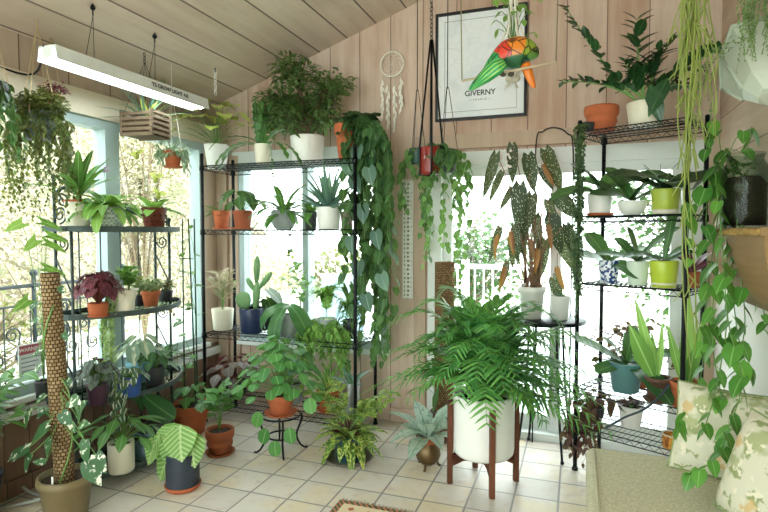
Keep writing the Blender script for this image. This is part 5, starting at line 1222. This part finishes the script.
for zz in range(10):
    f = .3 + zz * .07; q = lerp(b0, top, f); a = zz * 2.1; e = add(q, (cos(a) * 13 * s, -abs(sin(a)) * 12 * s, .01)); ms.tube([q, e], .002, n=4); leaf(ml, e, norm((cos(a), -.5, -.5)), (0, -.8, .6), 12 * s, 7 * s, 'heart')
P = [add(lerp(b0, top, k / 14), (10 * s * cos(k * .6 - 1.5), 10 * s * sin(k * .6 - 1.5), 0)) for k in range(13)]; ms.tube(P, .004, n=5); fin(t, ms, ml, L_albo)
m = MB(); m.hexa([(6 * s + x, -20 * s + y, zz) for zz in (z - .02, z + .06) for (x, y) in ((-.006, 0), (.006, 0), (.006, .002), (-.006, .002))]); m.build('plant_tag', plain('white plastic tag', 'eceae4', .4), t, False)
p = (-2.69, 1.69, 0); t, s = P0('leafy_floor_plant', 'tall leafy dark green plant cut off by the left edge', 'potted plant', p, GF); z = pot(t, 'taper', .14, .26, DARK); ms, ml = MB(), MB()
stemmy(ms, ml, (0, 0, z), 26, .66, .3, .14, .06, 'ovate', 10, .1, .004, .25, 0, bend=.7); fin(t, ms, ml, L_mid)
p = (-2.68, 2.08, SZ + .031); t, s = P0('arrowhead_vine', 'thin stemmed plant with arrow shaped leaves on the left sill', 'potted plant', p, GF); z = pot(t, 'straight', .045, .09, DARK); ms, ml = MB(), MB()
for (px, py, dx) in ((22, 223, -.9), (42, 222, .9), (48, 235, .9), (36, 240, -.6), (46, 243, .6), (28, 300, -.8), (45, 268, .8)):
    e = sub(ax(px, py, -2.62), p); ms.tube(bez((0, 0, z), (e[0] * .3, e[1] * .3, e[2] * .8), e, 7), .0025, .0015, 4); leaf(ml, e, norm((.3, dx, -.3)), norm((.9, 0, .6)), .12, .065, 'arrow', .3)
fin(t, ms, ml, L_bri)

# ------------------------------------------------ hanging plants on the left
def ropes(t, p, R_, zr, z0, n, mat, rad=.0022, knot=.35):
    m = MB(); zc = ceil_z(p[0]) - p[2]
    for k in range(n):
        a = 2 * pi * k / n + .4; m.tube([(R_ * cos(a) * .5, R_ * sin(a) * .5, z0), (R_ * 1.04 * cos(a), R_ * 1.04 * sin(a), zr), (.008 * cos(a), .008 * sin(a), zr + knot)], rad, n=4)
    m.tube([(0, 0, zr + knot - .01), (0, 0, zc)], rad * 1.6, n=5); m.build('cord', mat, t)
M_rope = plain('jute rope', 'c3ae86', .9, 0, .2, 40)
p = ay(40, 140, 2.1); t, s = P0('hanging_planter', 'grey hanging pot with bushy olive trailing stems, upper left', 'hanging plant', p, GH); z = pot(t, 'straight', 16 * s, 27 * s, plain('slate grey pot', '6f7b80', .45), z=0); ropes(t, p, 16 * s, 27 * s, 0, 4, M_rope, .003, .42); ms, ml = MB(), MB()
for k in range(80):
    a = R.uniform(0, 6.28); vine(ms, ml, (10 * s * cos(a), 10 * s * sin(a), z), R.uniform(.08, .2) + (.42 * R.random()), 22, 5.5 * s, 4 * s, 'tiny', (18 * s * cos(a), 14 * s * sin(a)), .03, .001)
cloud(ml, (3 * s, 0, z + 10 * s), (26 * s, 20 * s, 16 * s), 950, 6.5 * s, 4 * s); fin(t, ms, ml, leafmat('olive trailing leaf', '4a5228', '747744', trans=.25))
p = ay(53, 104, 2.25); t, s = P0('hanging_planter', 'small pink pot with reddish flowers hanging behind the grey pot', 'hanging plant', p, GH); z = pot(t, 'straight', 7 * s, 11 * s, plain('pink clay', 'c07a70', .6)); ropes(t, p, 7 * s, 11 * s, 0, 3, M_rope, .002, .3); ms, ml = MB(), MB(); cloud(ml, (0, 0, z + 3 * s), (16 * s, 12 * s, 6 * s), 160, 5 * s, 3 * s); fin(t, None, ml, L_burg); m2 = MB()
for k in range(40): leaf(m2, (R.uniform(-15, 15) * s, R.uniform(-10, 6) * s, z + R.uniform(0, 10) * s), pol(R.uniform(0, 6), R.uniform(0, 1)), UP, 4 * s, 3 * s, 'tiny')
m2.build('flower', leafmat('magenta petal', 'a83a6a', 'c85a86'), t)
p = ay(-8, 104, 1.75); t, s = P0('hanging_vine', 'dark leaved vine hanging at the upper left photo edge', 'hanging plant', p, GH); z = pot(t, 'round', .07, .1, DARK, z=.0); ropes(t, p, .07, .1, 0, 3, M_rope, .002, .3); ms, ml = MB(), MB()
for k in range(12): a = k * .55; vine(ms, ml, (.04 * cos(a), .04 * sin(a), z), R.uniform(.12, .36), 9, 11 * s, 6.5 * s, 'ovate', (.06 * cos(a), .05 * sin(a)), .02)
fin(t, ms, ml, L_dark)
p = ay(146, 138, 2.75); t, s = P0('orchid_basket', 'slatted wooden hanging basket with spiky leaves below the tube light', 'hanging plant', p, GH); M_sl = plain('weathered slat wood', '6f5d49', .8, 0, .3, 30)
t.rotation_euler = (0, 0, radians(8)); a_ = 17.5 * s
for k in range(5):
    for q in (-1, 1):
        m = MB(); zz = k * 5 * s
        m.box((-a_, q * a_ * .8 - .008, zz), (a_, q * a_ * .8 + .008, zz + 3 * s)) if True else None
        m.build('slat', M_sl, t, False); m = MB(); m.box((q * a_ * .92 - .008, -a_ * .9, zz + 2.5 * s), (q * a_ * .92 + .008, a_ * .9, zz + 5 * s)); m.build('slat', M_sl, t, False)
m = MB(); m.box((-a_ * .9, -a_ * .75, .005), (a_ * .9, a_ * .75, 18 * s)); m.build('moss_fill', plain('bark moss fill', '5a4a35', .95, 0, .4, 60, .5), t, False)
m = MB(); zc = ceil_z(p[0]) - p[2] - .01
for qx in (-1, 1):
    for qy in (-1, 1): m.tube([(qx * a_ * .9, qy * a_ * .75, 20 * s), (.0, 0, 74 * s)], .0016, n=4)
chain(m, (0, 0, 73 * s), (0, 0, zc), .024, .0022); m.build('chain', M_black, t)
ml, m2 = MB(), MB(); rosette(ml, (0, 0, 17 * s), 26, 54 * s, 2.6 * s, 'blade', 80, 15, .5, .3); rosette(m2, (2 * s, 0, 17 * s), 7, 30 * s, 6 * s, 'lance', 78, 50, .6, .2); fin(t, None, ml, L_blue); m2.build('lime_leaves', L_lime, t)
p = ay(173, 168, 3.0); t, s = P0('hanging_planter', 'small terracotta pot with airy grey green foliage hanging by the corner', 'hanging plant', p, GH); z = pot(t, 'terracotta', 9 * s, 16 * s, TC, 1.05); ropes(t, p, 9 * s, 16 * s, 0, 3, M_wh, .0018, .35); ml, ms = MB(), MB()
for k in range(40): a = R.uniform(0, 6.28); vine(ms, ml, (0, 0, z), R.uniform(-.1, .15), 12, 7 * s, 1.6 * s, 'lance', (cos(a) * 14 * s, sin(a) * 12 * s), .02, .0008)
rosette(ml, (0, 0, z), 22, 24 * s, 2 * s, 'blade', 75, 0, .8); fin(t, ms, ml, leafmat('grey green wisp', '7f9a80', 'a3b89c'))

# ------------------------------------------------ hanging plants in the middle
p = ay(431, 175, 3.2); t, s = P0('hanging_planter', 'red glazed pot hung on black straps before the door frame', 'hanging plant', p, GH); z = pot(t, 'cylinder', 10.5 * s, 27 * s, plain('red glaze', '7f2219', .25, 0, .15)); m = MB(); zc = ceil_z(p[0]) - p[2]; zk = 132 * s
for k in range(4): a = k * pi / 2 + .3; m.tube([(0, 0, -.004), (11.2 * s * cos(a), 11.2 * s * sin(a), 0), (11.5 * s * cos(a), 11.5 * s * sin(a), 27 * s), (.006 * cos(a), .006 * sin(a), zk)], .0065, n=6)
m.build('strap', M_black, t); m = MB(); chain(m, (0, 0, zk), (0, 0, zc), .03, .003); m.build('chain', plain('dull chain', '6a6258', .4, .6), t)
m = MB(); 
for i in range(3): m.rod((-4 * s + 3.6 * i * s, -10.6 * s, 15 * s), (-3 * s + 3.4 * i * s, -10.8 * s, 18 * s), .6 * s, 4)
m.build('white_marks', plain('white mark', 'e8d9d0', .4), t); ms, ml = MB(), MB()
for k in range(9): vine(ms, ml, (R.uniform(-6, 9) * s, -.01, z + .02), R.uniform(.05, .2), 7, 10 * s, 7 * s, 'heart', (R.uniform(-.02, .09), -.03), .02)
fin(t, ms, ml, L_ivy)
L_vine = leafmat('fresh vine leaf', '3f6d3c', '7aa45c', mid='95bd78')
def hanger(label, px, py, y, pr, ph, pm, n, lo, hi, dx, lm, L=11, W=8, k=14, knot=.4, seed=0):
    p = ay(px, py, y); t, s = P0('hanging_planter', label, 'hanging plant', p, GH); z = pot(t, 'straight', pr * s, ph * s, pm); ropes(t, p, pr * s, ph * s, 0, 3, M_black, .002, knot); ms, ml = MB(), MB()
    for q in range(n): a = R.uniform(0, 6.28); vine(ms, ml, (pr * .7 * s * cos(a), pr * .7 * s * sin(a), z), R.uniform(lo, hi), k, L * s, W * s, 'heart', (cos(a) * dx * s, sin(a) * dx * .7 * s), .035)
    fin(t, ms, ml, lm); return t, s, z
hanger('dark hanging pot with heart leaves cascading right of the red pot', 447, 172, 3.45, 10, 22, DARK, 15, .2, .8, 15, L_vine, 9.5, 7, 13)
hanger('teal hanging pot with sparse vines left of the red pot', 417, 164, 3.6, 8, 15, plain('deep green glaze', '2f5148', .35), 9, .15, .7, 9, L_vine, 9, 6.5, 10)

# ------------------------------------------------ narrow rack, top shelf
Z1, Z2, Z3, Z4, Z5 = [z + .001 for z in RSH]
p = rk(599, .38, Z1); t, s = P0('terracotta_pot', 'ringed terracotta pot, left end of narrow rack top shelf', 'pot', p, GB); pot(t, 'ringed', 16 * s, 25 * s, TC, None)
p = rk(643, .45, Z1); t, s = P0('potted_zz_plant', 'glossy dark fronded plant in a cream pot atop the narrow rack', 'potted plant', p, GB); z = pot(t, 'straight', 18 * s, 24 * s, CR); ms, ml = MB(), MB()
def zr(px, py, dy=0): q = ay(px, py, p[1] + dy); return sub(q, p)
for (px, py, mx, my, k, L) in ((566, 8, 605, 70, 13, 13), (637, 20, 637, 70, 12, 19), (563, 82, 612, 78, 13, 12), (722, 50, 680, 62, 12, 15), (672, 40, 655, 60, 8, 13), (700, 70, 670, 68, 10, 13), (658, 50, 650, 80, 9, 15), (690, 85, 665, 78, 9, 14), (662, 2, 0, 0, 0, 0), (625, 62, 632, 80, 8, 14), (648, 62, 642, 80, 8, 15), (610, 80, 625, 82, 8, 12)):
    if not k: continue
    b = (R.uniform(-5, 5) * s, 0, z); e = zr(px, py, R.uniform(-.12, .08)); P = bez(b, zr(mx, my), e, 12); ms.tube(P, .008, .003, 6); along(ml, P, k, L * 1.25 * s, L * .66 * s, 'ovate', .3, 15, True, .3, .2, 0, None, .15)
for (px, py, px2, py2) in ((650, 85, 660, 118), (668, 78, 650, 110)): a, b = zr(px, py, -.1), zr(px2, py2, -.14); d = sub(b, a); leaf(ml, a, d, (-.2, -1, .3), 40 * s, 15 * s, 'ovate', .3)
fin(t, ms, ml, L_zz)
# trailing vine on the front-left post
p = (RO[0] - .005, RO[1] - .035, Z1); t, s = P0('trailing_string_plant', 'narrow dark vine trailing down the left post of the narrow rack', 'potted plant', (p[0] + .05, p[1] + .06, Z1), GB); z = pot(t, 'straight', .035, .05, DARK); ms, ml = MB(), MB()
for k in range(12): P = spline([(0, 0, z)] + [(-.05 + R.uniform(-.03, .03), -.085 + R.uniform(-.025, .01), z - .04 - j * R.uniform(.17, .22)) for j in range(6)], 4); ms.tube(P, .001, n=3); along(ml, P, 60, 4.6 * s, 3.6 * s, 'tiny', .05, -10, False, .2, .1, .6)
fin(t, ms, ml, leafmat('dusky small leaf', '38503a', '5e7656'))
# second shelf
def orchid(label, px, v, z0, r, h, pm, LL, kind='straight', sauc=None, sm=None, lm=None):
    p = rk(px, v, z0); t, s = P0('potted_orchid', label, 'potted plant', p, GB); z = pot(t, kind, r * s, h * s, pm, sauc, sm); ml = MB()
    for (dx, dy, dz, L, W, bd) in LL: d = norm((dx, dy, dz)); leaf(ml, (0, 0, z + R.uniform(0, .02)), d, norm((-dx * .4, -.45 - dy * .3, .9)), L * s * 1.35, W * s * 1.3, 'paddle', bd * .85, .15)
    fin(t, None, ml, lm or L_orch); return t, s, z
orchid('white pot with terracotta saucer and wide orchid leaves, second shelf left', 599, .3, Z2, 12, 22, WH, ((-1, -.6, .5, 38, 18, 1.4), (.9, -.4, .6, 46, 20, .7), (-.3, -.5, .9, 34, 18, 1), (.4, .4, .7, 30, 16, .7), (1, .2, .3, 36, 14, .8)), sauc=1.1, sm=TC)
orchid('low white bowl with dark orchid leaves, middle of second shelf', 631, .4, Z2, 14, 14, WH, ((-.7, -.6, .4, 36, 17, .7), (.9, -.4, .5, 52, 17, .5), (-.4, .2, .9, 34, 14, .6), (.3, -.6, .8, 30, 15, .9), (-1, 0, .8, 48, 15, .7)), 'bowl')
t, s, z = orchid('lime green and cream pot with broad dark leaves, second shelf right', 664, .3, Z2, 13.5, 25, plain('lime green glaze', 'a9b948', .35, 0, .12), ((-.6, -.7, .7, 48, 22, 1.2), (.8, -.3, .5, 38, 22, .8), (.9, .3, .7, 36, 20, .8), (-.8, .2, .6, 46, 16, .7), (.1, -.9, .5, 34, 16, 1.3)), lm=leafmat('broad dark leaf', '23472b', '3c6a3d', mid='4f8048', trans=.12, rough=.3))
S = MB(); S.lathe([(11 * s, 0), (11.2 * s, .1 * s), (12.2 * s, 4.5 * s), (11.9 * s, 4.6 * s)]); S.build('base_band', CR, t); m = MB()
for k in range(7): m.tube(bez((0, 0, z), (R.uniform(-6, 6) * s, 0, z + 14 * s), (R.uniform(-26, 14) * s, -.03, z + R.uniform(14, 30) * s), 6), .002, n=4)
m.build('aerial_root', plain('pale grey roots', '8f9a8a', .8), t)
orchid('pale vase like pot of dark leaves at the right end, second shelf', 690, .6, Z2, 9, 24, WH, ((-.6, -.5, .6, 30, 18, .8), (.5, -.4, .9, 28, 16, .6), (-.9, .1, .9, 26, 12, .5)), lm=L_dark)
# third shelf
T = NT('blue and white porcelain'); n_ = T.noise(T.obj(), 55, 2, .4); M_bw = T.fin(T.bsdf(T.mix(T.step(n_, .48, .52), lin('e4e8ee'), lin('31487f')), .25).outputs[0])
orchid('blue and white patterned pot with rounded leaves, third shelf left', 609, .4, Z3, 10, 23, M_bw, ((-.9, -.5, .6, 30, 16, .9), (.8, -.8, .1, 28, 17, 1.2), (-.5, .1, 1, 28, 18, .5), (.9, .1, .6, 30, 12, .6)))
orchid('mint ribbed pot with dark upright leaves, third shelf middle', 638, .4, Z3, 10.5, 24, plain('mint ceramic', 'cfdccb', .4, 0, .06), ((-.9, -.3, .5, 32, 10, .8), (-.2, -.3, 1, 28, 13, .3), (.5, -.2, .9, 38, 10, .8), (-.5, .3, .8, 26, 10, .4), (.9, .1, .4, 22, 10, .9)))
t, s, z = orchid('yellow green round pot with arching leaves, third shelf right', 664, .25, Z3, 13.5, 27, plain('chartreuse glaze', 'b6c93f', .3, 0, .1), ((-.8, -.3, .9, 32, 11, 1.8), (.5, -.3, .8, 26, 10, 1.2), (.9, 0, 1, 26, 10, 1.3), (.15, .1, 1, 54, 7, .15)), 'straight')
S = MB(); S.lathe([(10.9 * s, 0), (11 * s, .1 * s), (11.9 * s, 5 * s), (11.6 * s, 5.1 * s)]); S.build('base_band', CR, t); m = MB(); m.ball((0, 0, z), 9 * s, 10, 6, (1, 1, .5)); m.build('bark', L_root, t)
t, s, z = orchid('small brown pot with reddish speckled leaves, third shelf end', 692, .55, Z3, 8, 16, TCd, ((-.6, -.4, .8, 20, 9, .6), (.4, -.4, 1, 20, 9, .6), (.7, .2, .6, 18, 8, .6), (-.2, .3, 1, 22, 9, .4)), lm=L_burg)
# fourth shelf
t, s, z = orchid('teal grey tapered pot with long strap leaves, fourth shelf left', 628, .35, Z4, 17, 30, TEAL, ((-.9, -.4, .7, 46, 13, .4), (-.4, -.5, .9, 30, 14, .6), (.5, -.9, .2, 48, 17, 1.5), (.8, -.1, .5, 34, 13, .8), (.1, -.2, 1, 28, 12, .5), (-.8, -.6, .0, 26, 13, .6)), 'taper'); m = MB()
for (px, dz) in ((-22, 84), (18, 70), (2, 92)): m.tube(bez((0, 0, z), (px * .2 * s, 0, z + dz * .5 * s), (px * s, 0, z + dz * s), 6), .0018, n=4)
m.build('flower_spike', BRN, t); 
p = rk(640, .75, Z4); t, s = P0('air_root_plant', 'tangled brown rooted plant behind the teal pot, fourth shelf', 'potted plant', p, GB); z = pot(t, 'bowl', 16 * s, 18 * s, TCd); ms, ml = MB(), MB()
for k in range(110):
    c = (R.gauss(0, 18) * s, R.gauss(0, 7) * s, z + abs(R.gauss(22, 13)) * s); q = add(c, (R.uniform(-14, 14) * s, R.uniform(-8, 8) * s, R.uniform(-10, 14) * s)); ms.tube(bez(c, add(lerp(c, q, .5), (R.uniform(-6, 6) * s, 0, R.uniform(-6, 6) * s)), q, 4), .004, .0015, 4)
    if k % 2: leaf(ml, q, pol(R.uniform(0, 6), R.uniform(-.5, .6)), (0, -.7, .7), 9 * s, 6 * s, 'ovate')
ms.tube([(0, 0, z), (0, 0, z + 30 * s)], 4 * s, 2 * s, 6)
fin(t, None, ml, L_dburg); tag(ms.build('roots', L_root, t), kind='stuff')
t, s, z = small('brown pot with upright sword leaves, fourth shelf', 0, 0, 0, 13, 24, plain('brown ceramic', '5e4133', .5, 0, .2), 'rimmed', sauc=1.1, group=GB, P=rk(661, .15, Z4 + .0), name='potted_snake_plant'); ml = MB()
for (dx, dz, L, W, dy) in ((-.45, 1, 60, 19, -.2), (-.25, 1, 86, 10, 0), (.05, 1, 60, 6, 0), (-.1, 1, 50, 6, .2)): leaf(ml, (dx * 8 * s, 0, z), (dx, dy, dz), (0, -1, 0), L * s, W * s, 'lance', .25, .3)
fin(t, None, ml, L_bri)
t, s, z = small('terracotta pot with pale tall leaves at the right of fourth shelf', 0, 0, 0, 16, 24, TC, 'banded', sauc=1.1, group=GB, P=rk(690, .2, Z4), name='potted_snake_plant'); ml = MB()
for (dx, dz, L, W, dy) in ((.0, 1, 100, 14, 0), (-.35, 1, 62, 9, -.1), (.25, 1, 66, 10, .1), (.1, 1, 40, 13, -.3), (-.1, 1, 46, 10, .2)): leaf(ml, (dx * 12 * s, 0, z), (dx * .7, dy, dz), (0, -1, 0), L * s, W * s, 'lance', .2, .25)
fin(t, None, ml, leafmat('pale sword leaf', '568a40', '8fb85c', mid='b5d280'))
# bottom shelf
p = rk(677, .12, Z5); t, s = P0('empty_cup', 'small orange patterned cup on the bottom shelf of the narrow rack', 'cup', p, GB); T = NT('orange cup glaze'); z_ = T.sep(T.obj()); n_ = T.noise(T.obj(), 45, 2)
M_cup = T.fin(T.bsdf(T.mix(T.step(n_, .5, .56), lin('d89a3f'), lin('9c5a28')), .4).outputs[0]); pot(t, 'cylinder', 10 * s, 13 * s, M_cup, None, None, False); D = MB(); D.lathe([(9.6 * s, 13.1 * s), (10.3 * s, 13.1 * s), (10.3 * s, 14.3 * s), (9.4 * s, 14.3 * s)]); D.build('rim', CR, t)
t, s, z = small('white pot with dark stemmed plant on the rack bottom shelf', 0, 0, 0, 12, 22, WH, 'taper', group=GB, P=rk(634, .6, Z5)); ms, ml = MB(), MB(); stemmy(ms, ml, (0, 0, z), 9, 10 * s, 16 * s, 8 * s, 5 * s, 'ovate', 6, .6); fin(t, ms, ml, L_dburg)
t, s, z = small('wine red trailing plant spilling left from the rack bottom shelf', 0, 0, 0, 11, 16, DARK, 'bowl', group=GB, P=rk(596, .35, Z5)); ms, ml = MB(), MB(); petiolate(ms, ml, (0, 0, z), 34, 18 * s, 24 * s, 12 * s, 8 * s, 'ovate', 40)
for k in range(22): vine(ms, ml, (0, -4 * s, z), R.uniform(.08, .3), 11, 8 * s, 5 * s, 'ovate', (R.uniform(-26, 4) * s, -R.uniform(2, 14) * s), .03)
fin(t, ms, ml, L_dburg, plain('reddish stems', '7a4038', .6))
t = thing('cable', 'dark cable arching across the narrow rack lower shelves', 'cable', (0, 0, 0)); m = MB(); m.tube(spline([rk(607, .02, .29), rk(613, -.1, .33), rk(628, -.12, .4), rk(648, -.12, .47), rk(664, -.1, .56), rk(672, -.03, .62)], 6), .006, n=6); m.build('cord', plain('slate cable', '3b4650', .5), t)

# ------------------------------------------------ right side hanging plants and pothos
p = ay(694, -30, 2.75); t, s = P0('hanging_cactus', 'long pale green stringy hanging plant before the narrow rack', 'hanging plant', p, GH); z = pot(t, 'straight', 18 * s, 24 * s, WH); ropes(t, p, 18 * s, 24 * s, 0, 3, M_rope, .003, .3); ml = MB()
for k in range(19):
    ln = R.choice([1.0, .85, .6, .4]) * R.uniform(.75, 1.0) * 1.05; P = hang_path((R.uniform(-9, 9) * s, R.uniform(-6, 6) * s, z), ln, (R.uniform(-11, 10) * s, R.uniform(-14, 8) * s), .045, 9); ml.tube(P, .0042, .0028, 4, True, R.random())
    for q in range(3):
        j = 4 + q * 2; e = add(P[j], (R.uniform(-.05, .05), R.uniform(-.03, .03), -R.uniform(.04, .14))); ml.tube([P[j], lerp(P[j], e, .6), e], .0036, .0022, 4, True, R.random())
for k in range(3): 
    P = hang_path((R.uniform(-9, 2) * s, -6 * s, z), R.uniform(1.5, 2.1), (R.uniform(-14, 6) * s, -16 * s), .05, 12); ml.tube(P, .004, .0026, 4, True, R.random())
    for q in range(10): j = 3 + q % 9; e = add(P[j], (R.uniform(-.07, .07), 0, -R.uniform(.03, .1))); ml.tube([P[j], e], .0034, .002, 4, True, R.random())
ml.build('stems', L_rhip, t)
p = ay(757, -14, 2.78); t, s = P0('hanging_string_plant', 'fine trailing string plant at the upper right edge', 'hanging plant', p, GH); z = pot(t, 'round', 15 * s, 16 * s, DARK); ropes(t, p, 14 * s, 16 * s, 0, 3, M_rope, .0025, .3); ms, ml = MB(), MB()
for k in range(26): vine(ms, ml, (R.uniform(-9, 9) * s, R.uniform(-8, 8) * s, z), R.uniform(.2, .46), 40, 3.4 * s, 2.8 * s, 'tiny', (R.uniform(-14, 10) * s, R.uniform(-12, 4) * s), .02, .0008)
fin(t, ms, ml, L_pearl)
p = (RX - .1, 2.88, 2.26); t, s = P0('trailing_sprig', 'sparse thin trailing sprig in the pale wall pocket', 'plant', p, GH); ms, ml = MB(), MB()
for k in range(9): vine(ms, ml, (R.uniform(-.05, .02), R.uniform(-.1, .15), 0), R.uniform(.1, .42), 18, 3.4 * s, 2.6 * s, 'tiny', (-.15, R.uniform(-.05, .05)), .02, .0008)
fin(t, ms, ml, L_pearl)
JZ = 1.431
p = (RX - .095, 2.84, JZ); t, s = P0('glass_jar', 'large glass jar of dark soil and moss on the wall shelf', 'jar', p, 'things on the wall shelf'); M_jar = glassmat('jar glass', 'e6efe8', .1)
m = MB(); m.lathe([(0, 0), (.086, 0), (.09, .02), (.09, .27), (.075, .3), (.07, .31), (.078, .335), (.075, .335), (.066, .31), (.071, .295), (.086, .27), (.086, .02), (0, .012)]); m.build('glass_body', M_jar, t)
m = MB(); m.lathe([(0, .014), (.083, .014), (.084, .2), (.06, .23), (0, .235)]); m.build('soil_fill', plain('dark moss soil', '2f2a1c', .95, 0, .5, 50, .6), t)
ms, ml = MB(), MB(); cloud(ml, (0, 0, .27), (.07, .07, .05), 110, .024, .016, 'ovate'); fin(t, ms, ml, L_mid)
p = (RX - .115, 3.06, JZ); t, s = P0('trailing_pothos', 'white vase with a heart leaved vine trailing over the sofa', 'potted plant', p, 'things on the wall shelf'); pf = [(0, 0), (.042, 0), (.048, .02), (.036, .06), (.03, .09), (.042, .14), (.046, .19), (.041, .19), (.036, .14), (0, .12)]
m = MB(); m.lathe(pf); m.build('vase', WH, t); ms, ml = MB(), MB(); z = .18
def V(px, py, y): return sub(ay(px, py, y), p)
L0 = 19 * mp((.6, 2.7, 1.4))
for pts, k in (((V(712, 175, 2.9), V(706, 220, 2.85), V(710, 300, 2.8), V(708, 345, 2.78)), 13), ((V(725, 150, 2.95), V(738, 200, 2.8), V(732, 270, 2.72), V(738, 335, 2.66), V(750, 375, 2.6)), 17), ((V(715, 165, 2.85), V(722, 240, 2.7), V(728, 320, 2.5), V(742, 380, 2.36), V(728, 430, 2.22), V(716, 458, 2.14), V(690, 476, 2.12)), 21), ((V(735, 140, 2.95), V(752, 130, 2.9), V(746, 150, 2.85)), 5), ((V(716, 120, 2.95), V(706, 150, 2.95)), 5), ((V(730, 200, 2.85), V(760, 290, 2.7), V(764, 330, 2.65)), 9), ((V(705, 310, 2.75), V(702, 370, 2.6), V(688, 415, 2.46), V(680, 428, 2.42)), 12), ((V(728, 300, 2.62), V(718, 380, 2.45), V(704, 430, 2.3)), 11), ((V(718, 190, 2.85), V(700, 190, 2.85), V(688, 215, 2.85), V(690, 260, 2.82)), 7), ((V(720, 230, 2.75), V(712, 330, 2.6), V(722, 400, 2.42)), 12), ((V(735, 240, 2.75), V(745, 320, 2.62), V(735, 372, 2.5)), 11)):
    P = spline([(0, 0, z), (-.02, -.02, z + .06)] + list(pts), 5); ms.tube(P, .0028, .002, 4); along(ml, P, int(k * 1.5), L0 * 1.05, L0 * .85, 'heart', .1, -10, False, .35, .12, .9)
fin(t, ms, ml, L_poth)
